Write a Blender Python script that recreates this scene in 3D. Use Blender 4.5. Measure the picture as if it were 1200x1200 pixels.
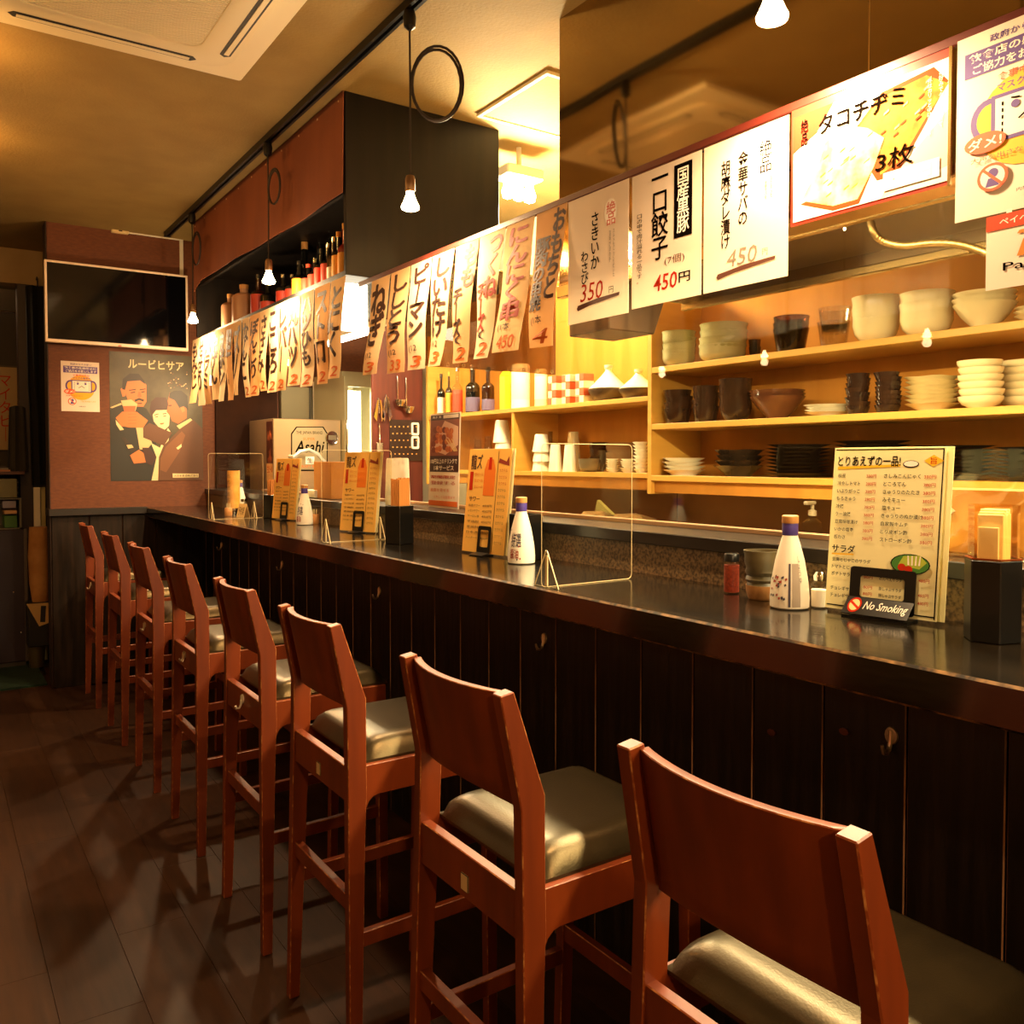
import bpy, bmesh, math, random
from math import sin, cos, tan, pi, radians, sqrt, atan2
from mathutils import Vector, Matrix

random.seed(7)
SC = bpy.context.scene
COL = SC.collection
for o in list(bpy.data.objects):
    bpy.data.objects.remove(o)

# ---------------------------------------------------------------- camera
EYE = 1.38
YAW, PITCH, FPX = radians(34.1), radians(1.7), 1014.0
cam_d = bpy.data.cameras.new('camera')
cam = bpy.data.objects.new('camera', cam_d)
COL.objects.link(cam)
cam.location = (0, 0, EYE)
cam.rotation_euler = (pi / 2 - PITCH, 0, -YAW)
cam_d.sensor_width = 36
cam_d.lens = FPX / 1200 * 36
cam_d.shift_y = -28.9 / 1200
cam_d.clip_start = 0.02
SC.camera = cam

# ---------------------------------------------------------------- world, exposure
world = bpy.data.worlds.new('world')
SC.world = world
world.use_nodes = True
world.node_tree.nodes['Background'].inputs[0].default_value = (1.0, 0.78, 0.5, 1)
world.node_tree.nodes['Background'].inputs[1].default_value = 0.02
SC.view_settings.view_transform = 'Standard'
SC.view_settings.look = 'None'
SC.view_settings.gamma = 1
SC.view_settings.use_curve_mapping = False
SC.view_settings.exposure = 0.0

WARM = (1.0, 0.66, 0.34)
SOFT = (1.0, 0.80, 0.47)
PENDANT_W = 46.0
KITCHEN_W = 140.0


def area(name, loc, rot, sx, sy, w, color):
    d = bpy.data.lights.new(name, 'AREA')
    d.shape = 'RECTANGLE'
    d.size, d.size_y, d.energy, d.color = sx, sy, w, color
    o = bpy.data.objects.new(name, d)
    o.location, o.rotation_euler = loc, rot
    COL.objects.link(o)
    return o


def spot(name, loc, w, color, r=0.03, size=165, blend=0.55):
    d = bpy.data.lights.new(name, 'SPOT')
    d.energy, d.color, d.shadow_soft_size = w, color, r
    d.spot_size, d.spot_blend = radians(size), blend
    o = bpy.data.objects.new(name, d)
    o.location = loc
    COL.objects.link(o)
    return o


def point(name, loc, w, color, r=0.03):
    d = bpy.data.lights.new(name, 'POINT')
    d.energy, d.color, d.shadow_soft_size = w, color, r
    o = bpy.data.objects.new(name, d)
    o.location = loc
    COL.objects.link(o)
    return o


# ---------------------------------------------------------------- pixel helpers (1200 x 1200 frame)
_F = Vector((sin(YAW) * cos(PITCH), cos(YAW) * cos(PITCH), -sin(PITCH)))
_R = Vector((cos(YAW), -sin(YAW), 0))
_U = _R.cross(_F)


def ray(x, y):
    return _F + _R * ((x - 600) / FPX) + _U * ((571.1 - y) / FPX)


def onx(x, y, X):
    r = ray(x, y)
    return Vector((0, 0, EYE)) + r * (X / r.x)


def ony(x, y, Y):
    r = ray(x, y)
    return Vector((0, 0, EYE)) + r * (Y / r.y)


def onz(x, y, Z):
    r = ray(x, y)
    return Vector((0, 0, EYE)) + r * ((Z - EYE) / r.z)


def depth(p):
    return (Vector(p) - Vector((0, 0, EYE))).dot(_F)


# ---------------------------------------------------------------- materials
def lin(c):
    if isinstance(c, str):
        c = c.lstrip('#')
        c = [int(c[i:i + 2], 16) / 255 for i in (0, 2, 4)]
        c = [(v / 12.92 if v <= 0.04045 else ((v + 0.055) / 1.055) ** 2.4) for v in c]
    return (c[0], c[1], c[2], 1)


_mats = {}


def M(name, col, rough=0.5, metal=0.0, col2=None, nscale=8, stretch=(1, 1, 1), amount=1.0, bump=0.0, bscale=None,
      emit=None, estr=0, spec=0.5, coat=0, contrast=(0.35, 0.65), detail=4, tint=None):
    if name in _mats:
        return _mats[name]
    m = bpy.data.materials.new(name)
    m.use_nodes = True
    nt = m.node_tree
    b = nt.nodes['Principled BSDF']
    b.inputs['Base Color'].default_value = lin(col)
    b.inputs['Roughness'].default_value = rough
    b.inputs['Metallic'].default_value = metal
    b.inputs['Specular IOR Level'].default_value = spec
    b.inputs['Coat Weight'].default_value = coat
    b.inputs['Coat Roughness'].default_value = 0.08
    if tint is not None:
        b.inputs['Specular Tint'].default_value = lin(tint)
    if emit is not None:
        b.inputs['Emission Color'].default_value = lin(emit)
        b.inputs['Emission Strength'].default_value = estr
    if col2 is not None or bump:
        tc = nt.nodes.new('ShaderNodeTexCoord')
        mp = nt.nodes.new('ShaderNodeMapping')
        mp.inputs['Scale'].default_value = stretch
        nt.links.new(tc.outputs['Object'], mp.inputs['Vector'])
        nz = nt.nodes.new('ShaderNodeTexNoise')
        nz.inputs['Scale'].default_value = nscale
        nz.inputs['Detail'].default_value = detail
        nt.links.new(mp.outputs[0], nz.inputs['Vector'])
        if col2 is not None:
            rp = nt.nodes.new('ShaderNodeValToRGB')
            rp.color_ramp.elements[0].position = contrast[0]
            rp.color_ramp.elements[1].position = contrast[1]
            rp.color_ramp.elements[0].color = lin(col)
            rp.color_ramp.elements[1].color = lin(col2)
            nt.links.new(nz.outputs['Fac'], rp.inputs[0])
            nt.links.new(rp.outputs[0], b.inputs['Base Color'])
        if bump:
            bn = nt.nodes.new('ShaderNodeBump')
            bn.inputs['Strength'].default_value = bump
            bn.inputs['Distance'].default_value = 0.01
            src = nz
            if bscale:
                src = nt.nodes.new('ShaderNodeTexNoise')
                src.inputs['Scale'].default_value = bscale
                src.inputs['Detail'].default_value = 2
                nt.links.new(mp.outputs[0], src.inputs['Vector'])
            nt.links.new(src.outputs['Fac'], bn.inputs['Height'])
            nt.links.new(bn.outputs[0], b.inputs['Normal'])
    _mats[name] = m
    return m


def paper(name, col, trans=0.35, col2=None):
    if name in _mats:
        return _mats[name]
    m = bpy.data.materials.new(name)
    m.use_nodes = True
    nt = m.node_tree
    nt.nodes.remove(nt.nodes['Principled BSDF'])
    out = nt.nodes['Material Output']
    d = nt.nodes.new('ShaderNodeBsdfDiffuse')
    t = nt.nodes.new('ShaderNodeBsdfTranslucent')
    mx = nt.nodes.new('ShaderNodeMixShader')
    d.inputs[0].default_value = t.inputs[0].default_value = lin(col)
    mx.inputs[0].default_value = trans
    nt.links.new(d.outputs[0], mx.inputs[1])
    nt.links.new(t.outputs[0], mx.inputs[2])
    nt.links.new(mx.outputs[0], out.inputs[0])
    _mats[name] = m
    return m


def clear(name, tint=(1, 1, 1), gloss=0.08, rough=0.0, ior=1.45, mul=1.0):
    """thin clear sheet: transparent, with a Fresnel reflection"""
    if name in _mats:
        return _mats[name]
    m = bpy.data.materials.new(name)
    m.use_nodes = True
    nt = m.node_tree
    nt.nodes.remove(nt.nodes['Principled BSDF'])
    out = nt.nodes['Material Output']
    t = nt.nodes.new('ShaderNodeBsdfTransparent')
    t.inputs[0].default_value = (*tint, 1)
    g = nt.nodes.new('ShaderNodeBsdfGlossy')
    g.inputs['Roughness'].default_value = rough
    lw = nt.nodes.new('ShaderNodeLayerWeight')
    lw.inputs[0].default_value = 0.5
    f = nt.nodes.new('ShaderNodeMath')
    f.operation = 'POWER'
    f.inputs[1].default_value = 4.0
    nt.links.new(lw.outputs['Facing'], f.inputs[0])
    mu = nt.nodes.new('ShaderNodeMath')
    mu.operation = 'MULTIPLY_ADD'
    mu.inputs[1].default_value = mul * 0.6
    mu.inputs[2].default_value = gloss
    mu.use_clamp = True
    nt.links.new(f.outputs[0], mu.inputs[0])
    mx = nt.nodes.new('ShaderNodeMixShader')
    nt.links.new(mu.outputs[0], mx.inputs[0])
    nt.links.new(t.outputs[0], mx.inputs[1])
    nt.links.new(g.outputs[0], mx.inputs[2])
    nt.links.new(mx.outputs[0], out.inputs[0])
    _mats[name] = m
    return m


# ---------------------------------------------------------------- mesh builder
class MB:
    def __init__(s):
        s.v, s.f, s.m, s.s = [], [], [], []

    def add(s, vs, fs, mi=0, smooth=False):
        o = len(s.v)
        s.v += [tuple(p) for p in vs]
        for f in fs:
            s.f.append([i + o for i in f])
            s.m.append(mi)
            s.s.append(smooth)
        return s

    def box(s, x0, x1, y0, y1, z0, z1, mi=0):
        vs = [(x, y, z) for x in (x0, x1) for y in (y0, y1) for z in (z0, z1)]
        return s.add(vs, [(0, 1, 3, 2), (4, 6, 7, 5), (0, 4, 5, 1), (2, 3, 7, 6), (0, 2, 6, 4), (1, 5, 7, 3)], mi)

    def prism(s, poly, axis, a0, a1, mi=0, smooth=False):
        """polygon in the two other axes (in x,y,z order) extruded along axis"""
        def P(p, a):
            return {'x': (a, p[0], p[1]), 'y': (p[0], a, p[1]), 'z': (p[0], p[1], a)}[axis]
        n = len(poly)
        vs = [P(p, a0) for p in poly] + [P(p, a1) for p in poly]
        fs = [list(range(n))[::-1], list(range(n, 2 * n))] + [(i, (i + 1) % n, n + (i + 1) % n, n + i) for i in range(n)]
        return s.add(vs, fs, mi, smooth)

    def lathe(s, prof, n=20, c=(0, 0, 0), mi=0, smooth=True, axis='z', wob=None):
        """profile [(r, z)...]; r == 0 ends close with a fan"""
        vs, rings = [], []
        for k, (r, z) in enumerate(prof):
            if r <= 1e-6:
                rings.append([len(vs)])
                vs.append((0, 0, z))
            else:
                rings.append(list(range(len(vs), len(vs) + n)))
                for i in range(n):
                    a = 2 * pi * i / n
                    rr = r * (1 + (wob(a, k) if wob else 0))
                    vs.append((rr * cos(a), rr * sin(a), z + (wob(a, k) * 0.3 * r if wob else 0)))
        fs = []
        for a, b in zip(rings[:-1], rings[1:]):
            if len(a) == 1 and len(b) == 1:
                continue
            for i in range(n):
                j = (i + 1) % n
                if len(a) == 1:
                    fs.append((a[0], b[j], b[i]))
                elif len(b) == 1:
                    fs.append((a[i], a[j], b[0]))
                else:
                    fs.append((a[i], a[j], b[j], b[i]))
        if axis == 'x':
            vs = [(z, x, y) for x, y, z in vs]
        elif axis == 'y':
            vs = [(y, z, x) for x, y, z in vs]
        vs = [(x + c[0], y + c[1], z + c[2]) for x, y, z in vs]
        return s.add(vs, fs, mi, smooth)

    def tube(s, path, r, n=8, mi=0, closed=False, caps=True):
        path = [Vector(p) for p in path]
        L = len(path)
        vs, up = [], None
        for i, p in enumerate(path):
            a = path[(i - 1) % L] if (closed or i > 0) else p
            b = path[(i + 1) % L] if (closed or i < L - 1) else p
            t = (b - a).normalized()
            if up is None:
                up = Vector((0, 0, 1)) if abs(t.z) < 0.9 else Vector((1, 0, 0))
            x = t.cross(up)
            if x.length < 1e-6:
                x = t.orthogonal()
            x.normalize()
            y = x.cross(t).normalized()
            up = y
            rr = r[i] if isinstance(r, (list, tuple)) else r
            for k in range(n):
                q = p + x * (rr * cos(2 * pi * k / n)) + y * (rr * sin(2 * pi * k / n))
                vs.append(q)
        fs = []
        for i in range(L if closed else L - 1):
            for k in range(n):
                a, b = i * n + k, i * n + (k + 1) % n
                c, d = ((i + 1) % L) * n + (k + 1) % n, ((i + 1) % L) * n + k
                fs.append((a, b, c, d))
        s.add(vs, fs, mi, True)
        if caps and not closed:
            o = len(s.v) - len(vs)
            s.f += [[o + k for k in range(n)][::-1], [o + (L - 1) * n + k for k in range(n)]]
            s.m += [mi, mi]
            s.s += [False, False]
        return s

    def grid(s, fn, nu, nv, mi=0, smooth=True):
        vs = [fn(i / nu, j / nv) for j in range(nv + 1) for i in range(nu + 1)]
        w = nu + 1
        fs = [(j * w + i, j * w + i + 1, (j + 1) * w + i + 1, (j + 1) * w + i) for j in range(nv) for i in range(nu)]
        return s.add(vs, fs, mi, smooth)

    def slab(s, fn, nu, nv, th, mi=0, smooth=True):
        """closed sheet: fn(u, v, d) gives the point, d = 0 front and d = -th back"""
        w, h = nu + 1, nv + 1
        vs = [fn(i / nu, j / nv, d) for d in (0, -th) for j in range(h) for i in range(w)]
        N = w * h
        fs = [(j * w + i, j * w + i + 1, (j + 1) * w + i + 1, (j + 1) * w + i) for j in range(nv) for i in range(nu)]
        fs += [tuple(N + k for k in reversed(f)) for f in fs]
        rim = [i for i in range(w)] + [j * w + nu for j in range(1, h)] + [nv * w + i for i in range(nu - 1, -1, -1)] + \
              [j * w for j in range(nv - 1, 0, -1)]
        for k in range(len(rim)):
            a, b = rim[k], rim[(k + 1) % len(rim)]
            fs.append((b, a, N + a, N + b))
        return s.add(vs, fs, mi, smooth)

    def xf(s, fn, start=0):
        s.v = s.v[:start] + [tuple(fn(p)) for p in s.v[start:]]
        return s

    def build(s, name, mats, parent=None, loc=None, world=False, bevel=0, seg=1, wear=None, sharp=38, recalc=True, rotz=0):
        """one mesh object. world=True: vertices are world positions; the object (or its parent) keeps its own origin"""
        off = Vector((0, 0, 0))
        if world:
            if parent is not None:
                off = WORLD[parent.name]
            else:
                xs, ys, zs = zip(*s.v)
                off = Vector(((min(xs) + max(xs)) / 2, (min(ys) + max(ys)) / 2, min(zs)))
        me = bpy.data.meshes.new(name)
        me.from_pydata([(a - off.x, b - off.y, c - off.z) for a, b, c in s.v], [], s.f)
        me.polygons.foreach_set('material_index', s.m)
        me.polygons.foreach_set('use_smooth', s.s)
        if not isinstance(mats, (list, tuple)):
            mats = [mats]
        for m in mats:
            me.materials.append(m)
        if recalc or bevel:
            bm = bmesh.new()
            bm.from_mesh(me)
            if recalc:
                bmesh.ops.recalc_face_normals(bm, faces=bm.faces)
            if bevel:
                es = [e for e in bm.edges if len(e.link_faces) == 2 and e.calc_face_angle(0) > 0.5]
                r = bmesh.ops.bevel(bm, geom=es, offset=bevel, offset_type='OFFSET', segments=seg, profile=0.5,
                                    affect='EDGES', clamp_overlap=True)
                if wear is not None:
                    for f in r['faces']:
                        f.material_index = wear
                elif seg > 1:
                    for f in r['faces']:
                        f.smooth = True
            bm.to_mesh(me)
            bm.free()
        if any(s.s) or (bevel and seg > 1):
            me.set_sharp_from_angle(angle=radians(sharp))
        o = bpy.data.objects.new(name, me)
        COL.objects.link(o)
        if parent is not None:
            o.parent = parent
            WORLD[o.name] = WORLD.get(parent.name, Vector((0, 0, 0))).copy()
        else:
            o.location = off if world else (loc or (0, 0, 0))
            o.rotation_euler = (0, 0, rotz)
            WORLD[o.name] = Vector(o.location)
        return o


WORLD = {}


def tag(o, label, cat, group=None, kind=None):
    o['label'], o['category'] = label, cat
    if group:
        o['group'] = group
    if kind:
        o['kind'] = kind
    return o


def thing(name, label, cat, loc=(0, 0, 0), rotz=0, group=None):
    o = bpy.data.objects.new(name, None)
    COL.objects.link(o)
    o.location, o.rotation_euler = loc, (0, 0, rotz)
    o.empty_display_size = 0.05
    WORLD[o.name] = Vector(loc)
    return tag(o, label, cat, group)


def struct(o, label=None):
    o['kind'] = 'structure'
    if label:
        o['label'] = label
    return o


def dup(root, loc=None, rotz=None, label=None, group=None, parent=None):
    r = root.copy()
    COL.objects.link(r)
    if loc is not None:
        r.location = loc
    if rotz is not None:
        r.rotation_euler = (root.rotation_euler.x, root.rotation_euler.y, rotz)
    if label:
        r['label'] = label
    if group:
        r['group'] = group
    if parent is not None:
        r.parent = parent
    WORLD[r.name] = Vector(r.location)
    for ch in list(root.children):
        c = ch.copy()
        COL.objects.link(c)
        c.parent = r
        for g in list(ch.children):
            d = g.copy()
            COL.objects.link(d)
            d.parent = c
    return r


# ---------------------------------------------------------------- lettering
_tc = {}


def glyphs(body, bold=0.0, spacing=1.0, line=1.0, shear=0.0, align='CENTER'):
    key = (body, bold, spacing, line, shear, align)
    if key in _tc:
        return _tc[key]
    c = bpy.data.curves.new('t', 'FONT')
    c.body, c.resolution_u, c.offset, c.shear = body, 2, bold, shear
    c.space_character, c.space_line, c.align_x = spacing, line, align
    o = bpy.data.objects.new('t', c)
    COL.objects.link(o)
    m = bpy.data.meshes.new_from_object(o)
    vs = [(v.co.x, v.co.y) for v in m.vertices]
    fs = [tuple(p.vertices) for p in m.polygons]
    bpy.data.objects.remove(o)
    bpy.data.curves.remove(c)
    bpy.data.meshes.remove(m)
    xs, ys = [v[0] for v in vs], [v[1] for v in vs]
    x0, x1, y0, y1 = min(xs), max(xs), min(ys), max(ys)
    vs = [((x - x0) / (x1 - x0), (y - y0) / (y1 - y0)) for x, y in vs]
    _tc[key] = (vs, fs, (x1 - x0) / (y1 - y0))
    return _tc[key]


def put(mb, body, rect, fn, mi=0, vert=False, bold=0.0, shear=0.0, keep=False, line=0.95, jitter=0):
    """lettering fitted into rect = (u0, v0, u1, v1); fn(u, v) -> 3D point"""
    if vert:
        body = '\n'.join('｜' if ch in 'ー〜' else ch for ch in body)
    vs, fs, asp = glyphs(body, bold if bold <= 0.02 else 0.0, 1.0, line, shear)
    u0, v0, u1, v1 = rect
    if keep:
        w, h = u1 - u0, v1 - v0
        if w / h > asp:
            c = (u0 + u1) / 2
            u0, u1 = c - h * asp / 2, c + h * asp / 2
        else:
            c = (v0 + v1) / 2
            v0, v1 = c - w / asp / 2, c + w / asp / 2
    # brush weight: copies shifted by a fraction of one character
    nl = body.count('\n') + 1
    cols = max(len(t) for t in body.split('\n'))
    du, dv = bold * 0.62 * (u1 - u0) / cols, bold * 0.62 * (v1 - v0) / nl
    offs = [(0, 0)] if bold <= 0.02 else [(du, dv), (-du, dv), (du, -dv), (-du, -dv)] + ([(du * 1.3, 0), (-du * 1.3, 0), (0, dv * 1.3), (0, -dv * 1.3)] if bold > 0.035 else [])
    ue, ve = (u1 - u0) * 0.02, (v1 - v0) * 0.02
    o_ = Vector(fn(u0, v0))
    nr = (Vector(fn(u0 + ue, v0)) - o_).cross(Vector(fn(u0, v0 + ve)) - o_).normalized()
    for q, (ou, ov) in enumerate(offs):
        mb.add([Vector(fn(u0 + a * (u1 - u0) + ou, v0 + b * (v1 - v0) + ov)) + nr * (0.00006 * q) for a, b in vs], fs, mi)
    return mb


def frame(o, right, up):
    """flat local frame on a plane: returns fn(u, v, d) -> world point; normal = right x up"""
    o, r, u = Vector(o), Vector(right).normalized(), Vector(up).normalized()
    n = r.cross(u)
    return lambda a, b, d=0.0: o + r * a + u * b + n * d


def flat(F, d):
    return lambda u, v: F(u, v, d)


def ell(cu, cv, ru, rv, n=16, a0=0, a1=2 * pi):
    return [(cu + ru * cos(a0 + (a1 - a0) * i / n), cv + rv * sin(a0 + (a1 - a0) * i / n)) for i in range(n)]
# ---------------------------------------------------------------- palette
WOODRED = M('chair_wood', '#83360d', 0.42, col2='#62260a', nscale=3, stretch=(6, 6, 0.7), contrast=(0.3, 0.75), coat=0.08)
WORN = M('worn_edge', '#8a3f18', 0.4, col2='#c8854a', nscale=60, contrast=(0.48, 0.66))
LEATHER = M('seat_leather', '#1f1a10', 0.33, col2='#292214', nscale=14, bump=0.05, bscale=260, spec=0.7, tint='#ffdca0')
BLACKLAC = M('black_lacquer', '#0a0704', 0.17, col2='#171008', nscale=9, stretch=(1, 0.25, 1), coat=0.25, bump=0.05, bscale=30)
LACEDGE = M('lacquer_edge', '#1a120b', 0.3, col2='#a77c48', nscale=40, contrast=(0.40, 0.75))
CHAR = M('burnt_board', '#100b08', 0.42, col2='#2c2119', nscale=5, stretch=(8, 8, 0.5), contrast=(0.45, 0.8), bump=0.25)
CHAREDGE = M('board_edge', '#5a3a26', 0.5, col2='#b98a62', nscale=14, stretch=(1, 1, 0.4), contrast=(0.4, 0.65))
CEIL = M('ceiling_paint', '#9a8046', 0.85, col2='#917740', nscale=5, bump=0.15, bscale=90)
MAROON = M('wall_maroon', '#6b3816', 0.65, col2='#5e2f12', nscale=30, stretch=(1, 1, 3), bump=0.1, bscale=150)
BEIGE = M('wall_beige', '#a98c5e', 0.8, col2='#a08355', nscale=6)
DARKWALL = M('wall_dark', '#27140b', 0.8, col2='#321b10', nscale=6, spec=0.15)
WHITEWALL = M('wall_white', '#e6dcc0', 0.7, col2='#ddd2b4', nscale=5)
STEEL = M('stainless', '#c8b89c', 0.22, 1.0, col2='#bcae94', nscale=3, stretch=(1, 6, 1))
HOODST = M('hood_steel', '#c4a878', 0.07, 1.0, bump=0.35, nscale=1.6, detail=1, col2='#ab936c')
BLACKP = M('black_plastic', '#0d0c0b', 0.3)
BLACKM = M('black_metal', '#14110f', 0.4, 0.3)
WHITEP = M('white_plastic', '#e8e0cc', 0.35)
CHROME = M('chrome', '#d8d4cc', 0.12, 1.0)
PLY = M('shelf_ply', '#cf9c42', 0.5, col2='#c18e36', nscale=4, stretch=(1, 0.3, 6), contrast=(0.3, 0.7))
PLYBACK = M('shelf_back', '#bd8030', 0.8, col2='#ad7228', nscale=3, stretch=(1, 3, 0.4), spec=0.2)
GREEN = M('mat_green', '#12301a', 0.95, col2='#0d2413', nscale=40)
BULB = M('bulb_glow', '#ffffff', 0.3, emit='#ffd79a', estr=60)
TUBE = M('tube_glow', '#ffffff', 0.3, emit='#fff0cf', estr=16)
GLASS = clear('clear_glass', (0.97, 0.98, 0.95), gloss=0.02)
ACRYL = clear('clear_acrylic', (0.975, 0.975, 0.96), gloss=0.03)
ACRYLEDGE = M('acrylic_edge', '#e8cf9c', 0.25, spec=0.8)  # pale diffuse colour painted in for light caught by the clear edges
INK = M('ink_black', '#0c0806', 0.9, spec=0.0)
INKRED = M('ink_red', '#b5301c', 0.8, spec=0.0)
INKORANGE = M('ink_orange', '#e06a1c', 0.6)
WHITEPAPER = paper('white_paper', '#f3e6d6', 0.35)
CREAMPAPER = paper('cream_paper', '#ecd6a6', 0.4)

# ---------------------------------------------------------------- the room
CZ = 2.82
YW = 5.9          # wall with the television
fl = MB().box(-2.6, 3.0, -1.7, 8.6, -0.12, -0.02).build('floor', M('subfloor', '#24150c', 0.7))
struct(fl, 'dark brown wood plank floor')
PLANKS = [M('plank_%d' % i, c, 0.5, spec=0.3, col2=c2, nscale=4, stretch=(9, 0.9, 1), contrast=(0.3, 0.75), bump=0.06)
          for i, (c, c2) in enumerate([('#3d220f', '#2f190a'), ('#41250f', '#321b0a'), ('#39200d', '#2c1708'), ('#3e230e', '#301a0a')])]
pw, plen = 0.19, 1.2
pm = []
for m in PLANKS:
    b = MB().box(-pw / 2 + 0.0004, pw / 2 - 0.0004, -plen / 2 + 0.0004, plen / 2 - 0.0004, -0.02, 0.0)
    o = b.build('plank', m, bevel=0.0005)
    pm.append(o.data)
    bpy.data.objects.remove(o)
x = -2.6 + pw / 2
k = 0
while x < 1.56:
    y = -1.7 + (0.13 + 0.37 * (k % 5)) % plen - plen / 2 + 0.3
    while y < 6.9:
        if x < 0.62 or y < 6.3:
            p = bpy.data.objects.new('plank', random.choice(pm))
            COL.objects.link(p)
            p.location = (x, y, 0)
            p.parent = fl
        y += plen
    x += pw
    k += 1
# the far entry floor and the kitchen floor
struct(MB().box(1.6, 2.9, -1.7, 5.88, -0.02, 0.0).build('floor_kitchen', M('kitchen_floor', '#3a3430', 0.6)), 'grey kitchen floor behind the counter')

struct(MB().box(-2.7, 3.1, -1.8, 8.7, CZ, CZ + 0.1).build('ceiling', CEIL), 'warm beige painted ceiling')
struct(MB().box(-2.7, -2.6, -1.8, 8.7, 0, CZ).build('wall_left', BEIGE), 'beige wall of the dining area')
struct(MB().box(-2.7, 3.1, -1.8, -1.7, 0, CZ).build('wall_front', BEIGE), 'beige wall facing the television wall')
struct(MB().box(2.92, 3.02, -1.7, 8.6, 0, CZ).build('wall_right', WHITEWALL), 'cream kitchen wall behind the shelves')
struct(MB().box(-2.6, 2.92, 8.5, 8.6, 0, CZ).build('wall_far', M('wall_entry', '#3a3226', 0.8)), 'dark wall of the entry')
wb = struct(MB().box(0.62, 2.92, YW, YW + 0.12, 0, CZ).build('wall_back', [MAROON]), 'reddish brown wall carrying the television')
# wainscot boards, each its own piece
wx = 0.62
i = 0
for w in (0.21, 0.19, 0.2, 0.19, 0.2):
    MB().box(wx + 0.002, wx + w - 0.002, YW - 0.016, YW - 0.001, 0.0, 1.05).build('board', M('wainscot', '#1d140d', 0.5, col2='#35261b', nscale=5, stretch=(7, 7, 0.5), contrast=(0.4, 0.8), spec=0.2), wb, bevel=0.003)
    wx += w
struct(MB().box(0.605, 1.17, YW - 0.045, YW + 0.13, 1.05, 1.093).build('trim_1', M('ledge_wood', '#1e1712', 0.4, col2='#2b211a', nscale=4, stretch=(0.5, 5, 5)), bevel=0.003),
       'dark wooden ledge on top of the wainscot')
struct(MB().box(0.612, 0.62, YW - 0.016, YW + 0.12, 0, CZ - 0.001).build('trim_2', M('wall_end', '#2b1a12', 0.5), bevel=0.003), 'dark end trim of the television wall')
struct(MB().box(-2.6, 0.95, 6.76, 6.9, 2.585, CZ - 0.001).build('trim_3', BEIGE), 'beige lintel over the entry passage')
struct(MB().box(-2.6, -0.9, 6.76, 6.9, 0, 2.585).build('wall_entry', BEIGE), 'beige wall beside the entry passage')
# ---------------------------------------------------------------- bar counter
CT = 1.09
ct = MB().box(1.16, 1.545, -0.9, YW - 0.0005, 1.028, CT).build('bar_worktop', [BLACKLAC, LACEDGE], bevel=0.004, wear=1)
tag(ct, 'long black lacquered counter top with a worn front edge', 'counter')
cb = thing('bar_boarding', 'black burnt-wood boarding under the counter top', 'counter base', (1.52, 2.5, 0))
MB().box(1.519, 1.545, -0.9, YW - 0.02, 0, 1.028).build('backing', CHAREDGE, cb, world=True)
bd = None
yb = 0.908 - 0.18 * 10
while yb < YW - 0.05:
    y1 = min(yb + 0.18, YW - 0.02)
    if bd is None:
        bd = MB().box(1.5, 1.519, yb + 0.0018, y1 - 0.0018, 0.0, 1.028).build('board', [CHAR, CHAREDGE], cb, world=True, bevel=0.0022, wear=1)
        y0 = yb
        b0 = bd
    elif y1 - yb > 0.17:
        b0 = bd.copy()
        COL.objects.link(b0)
        b0.location = (0, yb - y0, 0)
    else:
        MB().box(1.5, 1.519, yb + 0.0018, y1 - 0.0018, 0.0, 1.028).build('board', [CHAR, CHAREDGE], cb, world=True, bevel=0.0022, wear=1)
    yb += 0.18
KNOT = M('knot', '#5a2a18', 0.4)
for kx, ky in ((905, 858), (990, 857)):
    p = onx(kx, ky, 1.5)
    MB().lathe([(0, -0.001), (0.009, -0.001), (0.009, 0.004), (0, 0.005)], 12, (0, 0, 0), axis='x').xf(lambda q: (1.5 - q[0], p.y + q[1] * 1.2, p.z + q[2] * 0.8)).build('knot', KNOT, cb, world=True)

GRANITE = M('granite', '#8a6f4c', 0.5, col2='#4e3d2a', nscale=140, contrast=(0.4, 0.62), bump=0.2)
tag(MB().box(1.545, 1.60, -0.9, YW - 0.001, 0.95, 1.168).build('counter_upstand', GRANITE, bevel=0.002), 'speckled stone upstand along the back of the counter', 'upstand')
tag(MB().box(1.53, 1.76, -0.9, YW - 0.001, 1.168, 1.20).build('counter_ledge', M('ledge_black', '#17110d', 0.3, col2='#2c2620', nscale=6, stretch=(4, 0.4, 4)), bevel=0.002),
    'black wooden ledge above the stone upstand', 'ledge')
tag(MB().box(1.70, 1.73, -0.9, 5.25, 1.20, 1.212).build('glass_channel', M('pale_metal', '#d8b08a', 0.3, 0.6), bevel=0.001), 'pale metal channel holding the glass screen', 'rail')
# glass screen between counter and kitchen
for a, b, lb in ((-0.9, 1.2, 'clear glass screen pane below the food photo sign'), (1.203, 3.05, 'clear glass screen pane in front of the tagine shelf')):
    tag(MB().box(1.712, 1.716, a, b, 1.2125, 1.905).build('glass_screen', GLASS), lb, 'glass screen')
# kitchen worktop behind the ledge
wt = thing('kitchen_worktop', 'stainless worktop on the kitchen side of the counter', 'worktop', (1.9, 2.4, 0))
MB().box(1.60, 2.05, -0.9, YW - 0.001, 0.96, 1.0).build('top', STEEL, wt, world=True, bevel=0.002)
MB().box(1.62, 2.0, -0.9, YW - 0.001, 0.0, 0.96).build('body', STEEL, wt, world=True)

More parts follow.
